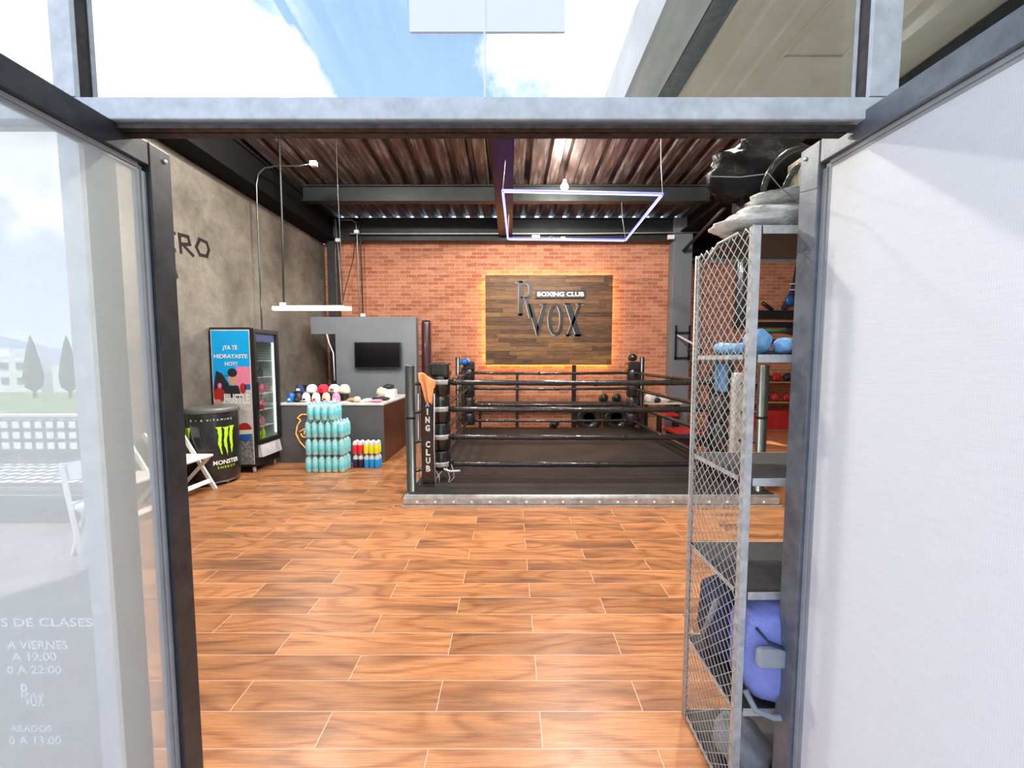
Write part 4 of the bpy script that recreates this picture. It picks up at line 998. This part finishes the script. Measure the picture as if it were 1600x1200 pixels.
# ================================================================ LAMPS AND SERVICES
def point_light(name, loc, power, col, parent, size=.06):
    L = bpy.data.lights.new(name, 'POINT'); L.energy = power; L.color = col; L.shadow_soft_size = size
    o = bpy.data.objects.new(name, L); COL.objects.link(o); o.parent = parent; o.location = Vector(loc) - parent.location; return o
PW = 290
def bulb(x, y, lab, power=PW):
    z = roofz(y) - .30
    r_ = thing('pendant_bulb', lab, 'lamp', (x, y, z), 'ceiling bulbs')
    MB().tube([(x, y, roofz(y)), (x + .02, y, z + .22), (x, y, z + .10)], .008, 6).build('cord', 'cable', r_)
    MB().lathe([(.03, .05), (.032, .11), (.02, .12)], (x, y, z), 14).build('socket', 'white', r_)
    MB().lathe([(0, -.075), (.035, -.065), (.06, -.03), (.065, 0), (.05, .035), (.03, .055)], (x, y, z), 18).build('bulb', 'bulbe', r_)
    point_light('bulb_light', (x, y, z - .11), power, (1, .95, .86), r_, .08)
    return r_
bulb(.93, 6.55, 'bright bare bulb hanging over the boxing ring', 90)
bulb(1.0, 4.7, 'added unseen fill bulb over the front edge of the ring')  # this and the bulbs below are unseen, added to brighten the room
bulb(-.7, 3.3, 'added unseen fill bulb over the left of the open floor')
bulb(1.6, 3.0, 'added unseen fill bulb over the right of the open floor')
bulb(-2.6, 4.5, 'added unseen fill bulb in front of the reception counter')
bulb(5.2, 5.0, 'added unseen fill bulb in the alcove right of the ring')
# tube lamp
r = thing('tube_lamp', 'long white tube lamp hanging over the counter', 'lamp', (-2.95, 5.6, 2.37))
MB().tube([(-3.53, 5.6, 2.378), (-2.37, 5.6, 2.372)], .028, 12).build('tube', 'lampw', r)
MB().box(-3.42, -2.48, 5.585, 5.615, 2.40, 2.42, .003).build('housing', 'white', r)
MB().box(-3.42, -3.35, 5.57, 5.63, 2.405, 2.46, .005).build('junction_box', 'white', r)
MB().tube([(-3.34, 5.6, 4.90), (-3.345, 5.6, 4.2), (-3.35, 5.605, 3.4), (-3.37, 5.6, 2.46)], .014, 6).build('hanger', 'cable', r)
MB().tube([(-2.52, 5.6, 4.90), (-2.51, 5.59, 4.0), (-2.50, 5.61, 3.0), (-2.49, 5.6, 2.42)], .006, 6).build('hanger', 'graphite', r)
for k in range(3): point_light('tube_light', (-3.4 + k * .45, 5.6, 2.31), 9, (1, .97, .9), r, .05)
# LED frame
r = thing('led_frame_lamp', 'glowing blue-violet rectangular lamp frame hanging above the ring', 'lamp', (1.0, 6.15, 3.85))
za, zb2 = 3.90, 3.85
Cn = [(-.10, 5.2, 3.905), (2.07, 5.2, 3.86), (2.15, 7.08, 3.845), (-.04, 7.08, 3.87)]
for i in range(4):
    a, b = Vector(Cn[i]), Vector(Cn[(i + 1) % 4]); d = (b - a).normalized() * .02
    MB().tube([a, b], .018, 8).build('light_bar', 'ledb', r)
    MB().tube([a + d + Vector((0, 0, -.021)), b - d + Vector((0, 0, -.021))], .009, 6).build('light_bar', 'ledw', r)
for (x, y, z), xt in zip(Cn, (.12, -.08, -.2, .05)):
    MB().tube([(x, y, z), (x + xt * .3, y + .02, z + .4), (x + xt * .5, y + .03, roofz(y) + .0)], .005, 5).build('hanging_wire', 'conduit', r)
# conduits
def pipe(name, pts, rad, mat, lab, cat='conduit', boxes=()):
    r_ = thing(name, lab, cat, pts[0])
    MB().tube(pts, rad, 8).build('pipe', mat, r_)
    for b in boxes: MB().box(b[0] - .05, b[0] + .05, b[1] - .03, b[1] + .03, b[2] - .035, b[2] + .035, .004).build('junction_box', 'white', r_)
    return r_
pipe('wall_conduit', [(-3.84, 5.80, 1.5), (-3.84, 5.80, 3.0), (-3.835, 5.8, 4.25), (-3.80, 5.8, 4.41), (-3.70, 5.8, 4.50), (-3.5, 5.8, 4.53), (-3.2, 5.8, 4.525), (-2.98, 5.8, 4.56)], .011, 'pole', 'grey conduit rising behind the fridge and bending to a roof box', boxes=[(-2.96, 5.8, 4.56)])
pipe('beam_conduit', [(-3.5, 8.32, 4.37), (-1, 8.32, 4.37), (1.5, 8.32, 4.37), (4.2, 8.32, 4.40)], .014, 'galv', 'pale conduit running along the beam above the brick wall')
pipe('drop_conduit', [(-3.75, 8.31, 4.66), (-3.45, 8.31, 4.66), (-3.36, 8.30, 4.6), (-3.34, 8.30, 4.4), (-3.32, 8.3, 2.6)], .014, 'conduit', 'grey conduit dropping down the brick wall behind the partition', boxes=[(-3.34, 8.29, 4.4), (-3.75, 8.29, 4.22)])
pipe('drop_conduit', [(-3.27, 8.30, 4.74), (-3.30, 8.3, 4.55), (-3.26, 8.3, 4.3), (-3.25, 8.3, 2.62)], .012, 'cable', 'dark conduit dropping to a white box on the partition top', boxes=[(-3.24, 8.28, 2.60)])
pipe('loose_cable', [(-3.34, 8.26, 4.35), (-3.42, 8.26, 3.8), (-3.6, 8.26, 3.2), (-3.72, 8.26, 2.7)], .009, 'cable', 'thin black cable slanting down left over the brick', 'cable')
pipe('loose_cable', [(-3.80, 8.27, 4.66), (-3.74, 8.27, 4.0), (-3.70, 8.27, 2.7)], .009, 'conduit', 'thin grey cable hanging straight at the left edge of the brick', 'cable')
for x, w2, lab in ((.56, .09, 'white junction box on the beam over the sign'), (1.15, .05, 'small white sensor right of the junction box'), (3.5, .07, 'white junction box at the right end of the beam')):
    tag(MB().box(x - w2, x + w2, 8.25, 8.30, 4.235, 4.235 + (.09 if w2 > .06 else .05), .005).box(x - .02, x + .02, 8.30, 8.34, 4.25, 4.27).build('junction_box', 'white'), lab, 'junction box')
pipe('loose_cable', [(.66, 8.31, 4.30), (.8, 8.30, 4.25), (.9, 8.3, 4.31), (1.02, 8.3, 4.24), (1.12, 8.3, 4.27)], .007, 'conduit', 'curly grey cable between the two boxes over the sign', 'cable')
pipe('door_cable', [(.60, 1.18, 2.165), (.72, 1.2, 2.172), (.80, 1.19, 2.178), (.86, 1.22, 2.15), (1.0, 1.30, 2.12)], .0016, 'conduit', 'thin wire dangling under the lintel at the right', 'cable')

# ================================================================ STEEL LOCKER WITH EXPANDED METAL SIDE
lx0, lx1, ly0, ly1, lzt = .785, 1.75, 1.225, 1.585, 2.035
r = thing('mesh_locker', 'galvanised steel shelving rack with expanded metal side by the right door', 'shelving', ((lx0 + lx1) / 2, (ly0 + ly1) / 2, 0))
def angle(mb, x, y, sx, sy, z0, z1, w_=.028, t=.003):
    xa, xb = sorted((x, x + sx * w_)); ya, yb2 = sorted((y, y + sy * t)); mb.box(xa, xb, ya, yb2, z0, z1)
    xa, xb = sorted((x, x + sx * t)); ya, yb2 = sorted((y + sy * t, y + sy * w_)); mb.box(xa, xb, ya, yb2, z0, z1)
for x, y, sx, sy in ((lx0, ly0, 1, 1), (lx1, ly0, -1, 1), (lx0, ly1, 1, -1), (lx1, ly1, -1, -1)):
    m_ = MB(); angle(m_, x, y, sx, sy, 0, lzt, .024 if sy > 0 else .012); m_.build('post', 'galv', r)
SHZ = (.03, .385, .808, 1.205, 1.62, lzt)
for z in SHZ:
    o_ = MB().box(lx0 + .004, lx1 - .004, ly0 + .004, ly1 - .004, z - .012, z - .001).build('shelf', 'shelf', r)
    m_ = MB().box(lx0 + .03, lx1 - .03, ly0, ly0 + .003, z - .026, z); m_.box(lx0 + .03, lx1 - .03, ly1 - .003, ly1, z - .026, z)
    m_.build('rail', 'galv', o_)
# expanded metal: zigzag strands
mb = MB(); ny_, pz = 9, .044; py_ = (ly1 - ly0 + .008) / ny_; nz_ = int(lzt / pz)
zz = lzt / nz_
h_ = py_ / 2
for k in range(ny_ * 2):
    pts = [(lx0 - .004, ly0 - .004 + h_ * (k + (j + k) % 2), j * zz / 2 + .001) for j in range(nz_ * 2 + 1)]
    mb.tube(pts, .0019, 4)
# edge bars wrapping the back corner
for j in range(nz_ * 2): 
    z = j * zz / 2 + .01; mb.tube([(lx0 - .004, ly1 + .003, z), (lx0 + .004, ly1 + .010, z + .008), (lx0 + .024, ly1 + .004, z + .02)], .0018, 4)
mb.tube([(lx0 - .004, ly1 + .004, .002), (lx0 - .004, ly1 + .004, lzt)], .0035, 6)
mb.build('mesh_side', 'mesh', r)
for z in (1.612, 1.197, .80, .377, .02): MB().box(lx0 - .003, lx0 + .0, ly0 + .03, ly1 - .03, z - .008, z + .008).build('side_rail', 'galv', r)
MB().tube([(lx0 - .006, 1.30, 2.035), (lx0 - .008, 1.42, 2.036), (lx0 - .007, 1.52, 1.985)], .004, 6).build('loose_strand', 'white', r)
MB().box(lx0 + .004, lx0 + .026, 1.232, 1.236, 1.43, 1.53, .001).build('tag', 'limeg', r)

def crumple(b_fn, name, mat, lab, cat, parent=None, mats=None):
    pass
r = thing('plastic_wrapped_bag', 'white clear-wrapped bundle lying on top of the steel rack', 'bag', (1.0, 1.38, lzt + .001))
mb = MB().ell((1.04, 1.40, lzt + .062), (.27, .15, .058), 0, None, 34, 20, .16, 4)
mb.ell((1.02, 1.36, lzt + .125), (.17, .13, .03), 0, None, 26, 16, .25, 7); mb.build('wrapping', 'plasticw', r)
tag(MB().ell((1.0, 1.50, lzt + .30), (.20, .10, .12), 0, None, 28, 18, .25, 12).box(.9, 1.1, 1.47, 1.55, lzt + .001, lzt + .25).build('black_plastic_bag', 'plasticb'), 'crumpled black plastic bag heaped at the back of the rack top', 'bag')
for i, (x, z, rad, lab) in enumerate(((1.03, .02, .15, 'larger black hoop standing on the rack top'), (1.06, .02, .105, 'smaller black hoop inside the larger one'))):
    pts = [(x + rad * math.cos(a), 1.33 + .02 * math.sin(a * 2), lzt + .165 + rad * .85 * math.sin(a)) for a in [2 * PI * k / 40 for k in range(40)]]
    tag(MB().tube(pts, .011, 8, True).build('hoop', 'vinyl'), lab, 'hoop')
tag(MB().box(.98, 1.2, 1.30, 1.36, lzt + .16, lzt + .25, .004).box(1.05, 1.07, 1.32, 1.34, lzt + .1, lzt + .16).build('carton', 'beige'), 'cream carton inside the black hoops on the rack', 'box')
# light blue wraps on the 1.62 shelf
pts = [(.88 + .055 * math.cos(a), 1.43 + .10 * math.sin(a), 1.645 + .004 * math.sin(3 * a)) for a in [2 * PI * k / 24 for k in range(24)]]
r = thing('blue_wrap_coil', 'light blue coil of cloth on the upper shelf of the rack', 'cloth', (.88, 1.43, 1.621))
MB().tube(pts, .023, 8, True).build('coil', 'ltblue', r)
MB().ell((.86, 1.30, 1.665), (.04, .045, .044), 0, None, 14, 10, .2, 5).ell((.93, 1.27, 1.65), (.03, .04, .028), 0, None, 14, 10, .2, 8).build('knot', 'ltblue', r)
def tb(u, v): return Vector((.83 + .05 * u, 1.50 + .012 * math.sin(u * 7) - .006 * v, 1.592 - .115 * v + .004 * math.sin(u * 9)))
cloth(tb, 8, 8, 'towel', 'ltblue', 'light blue towel hanging under the upper shelf of the rack', 'towel', .008)
MBt = MB().box(.99, 1.45, 1.30, 1.50, 1.622, 1.642, .004); tag(MBt.build('pad_set', 'navy'), 'flat navy item on the upper shelf beside the blue coil', 'pad')
# gym bags
r = thing('gym_bag', 'periwinkle blue gym bag sagging over the lowest rack shelf', 'bag', (1.05, 1.35, .386))
MB().sell((1.14, 1.272, .583), (.335, .098, .190), .55, 0, .035, 2).build('body', 'bag', r)
MB().sell((.875, 1.178, .615), (.055, .012, .034), .4).build('panel', 'bagd', r)
MB().tube([(.83, 1.20, .70), (.86, 1.178, .665), (.92, 1.168, .645), (1.02, 1.166, .60), (1.15, 1.17, .53)], .009, 6, flat=.4).build('strap', 'dkbag', r)
MB().tube([(.815, 1.22, .46), (.83, 1.185, .42), (.88, 1.176, .405), (1.0, 1.176, .40), (1.3, 1.18, .40)], .010, 8).build('piping', 'bagd', r)
r = thing('duffel_bag', 'dark blue-grey duffel bag behind the mesh side on the lowest shelf', 'bag', (.88, 1.45, .386))
MB().sell((.93, 1.475, .545), (.13, .096, .155), .6, 0, .05, 6).build('body', 'dkbag', r)
MB().tube([(.81, 1.40, .66), (.805, 1.44, .55), (.81, 1.50, .43)], .012, 6).build('strap', 'bagd', r)
tag(MB().ell((.92, 1.38, .10), (.10, .10, .07), 0, None, 20, 12, .15, 6).build('shoe_bag', 'bagd'), 'grey cloth bag on the bottom board of the rack', 'bag')

# ================================================================ ALCOVE AT THE RIGHT
bag(4.05, 6.6, 2.15, 3.55, .125, 'vinyl', 'black heavy bag hanging right of the column, seen through mesh', 4.4)
r = thing('glove_shelf', 'wooden two-board glove shelf on the alcove brick wall', 'shelf', (6.2, 8.95, 0))
for z in (.62, 1.10): MB().box(5.7, 6.95, 8.75, 9.18, z - .03, z, .004).build('board', 'woodl', r)
for x in (5.72, 6.9): MB().box(x, x + .04, 8.9, 8.94, 0, 1.07).build('upright', 'blk', r)
for i, (x, z, mt, lab) in enumerate(((6.15, 1.101, 'dkp', 'black glove on the upper glove board'), (6.42, 1.101, 'red', 'red glove on the upper glove board'), (6.7, 1.101, 'dkp', 'black glove at the right end of the upper board'),
                                      (6.15, .621, 'navy', 'navy glove on the lower glove board'), (6.42, .621, 'red', 'red glove on the lower glove board'), (6.7, .621, 'red', 'red glove at the right end of the lower board'))):
    glove(x, 8.95, z, mt, lab, 1.35, 'gloves on the alcove shelf')
tag(MB().box(5.85, 6.9, 8.6, 9.0, 0, .42, .02).build('storage_box', 'red'), 'red storage box under the glove shelf in the alcove', 'box')
# things hung on the alcove wall
r = thing('wall_rail', 'black double rail across the alcove brick wall', 'rail', (6.4, 9.15, 2.4))
MB().box(5.9, 7.1, 9.12, 9.18, 2.62, 2.82, .004).build('bar', 'blk', r); MB().box(5.9, 7.1, 9.12, 9.18, 2.42, 2.54, .004).build('bar', 'blk', r)
r = thing('resistance_band', 'black and blue straps hanging on the alcove wall above the rail', 'strap', (6.7, 9.1, 2.8))
MB().tube([(6.95, 9.12, 3.9), (6.85, 9.1, 3.3), (6.62, 9.1, 2.85)], .06, 6).build('strap', 'navy', r); MB().ell((6.72, 9.05, 3.05), (.10, .06, .12)).build('grip', 'blue', r)
MB().tube([(6.85, 9.04, 3.02), (6.95, 9.04, 3.0)], .09, 8).build('grip', 'bluet', r); MB().tube([(6.1, 9.1, 3.0), (6.35, 9.1, 2.83)], .04, 6).build('strap', 'blk', r)
for z in (3.28, 3.42): MB().box(6.68, 6.98, 9.02, 9.03, z, z + .025).build('stripe', 'white', r)
for z, c1, c2, lab in ((2.33, 'green', 'dkp', 'dark green handle club hung under the wall rail'), (2.08, 'dkp', 'yellow', 'black club with yellow head on the alcove wall')):
    r = thing('exercise_club', lab, 'club', (6.5, 9.1, z), 'clubs on the alcove wall')
    MB().tube([(6.18, 9.12, z), (6.5, 9.12, z), (6.72, 9.12, z)], [.03, .03, .045], 10).build('handle', c1, r)
    MB().ell((6.85, 9.1, z), (.16, .05, .09)).build('head', c2, r)
r = thing('peg_rack', 'dark peg rack low on the alcove wall beside the clubs', 'rack', (6.5, 9.1, 1.75)); MB().box(5.9, 7.1, 9.1, 9.18, 1.70, 1.84, .01).build('board', 'navy', r)
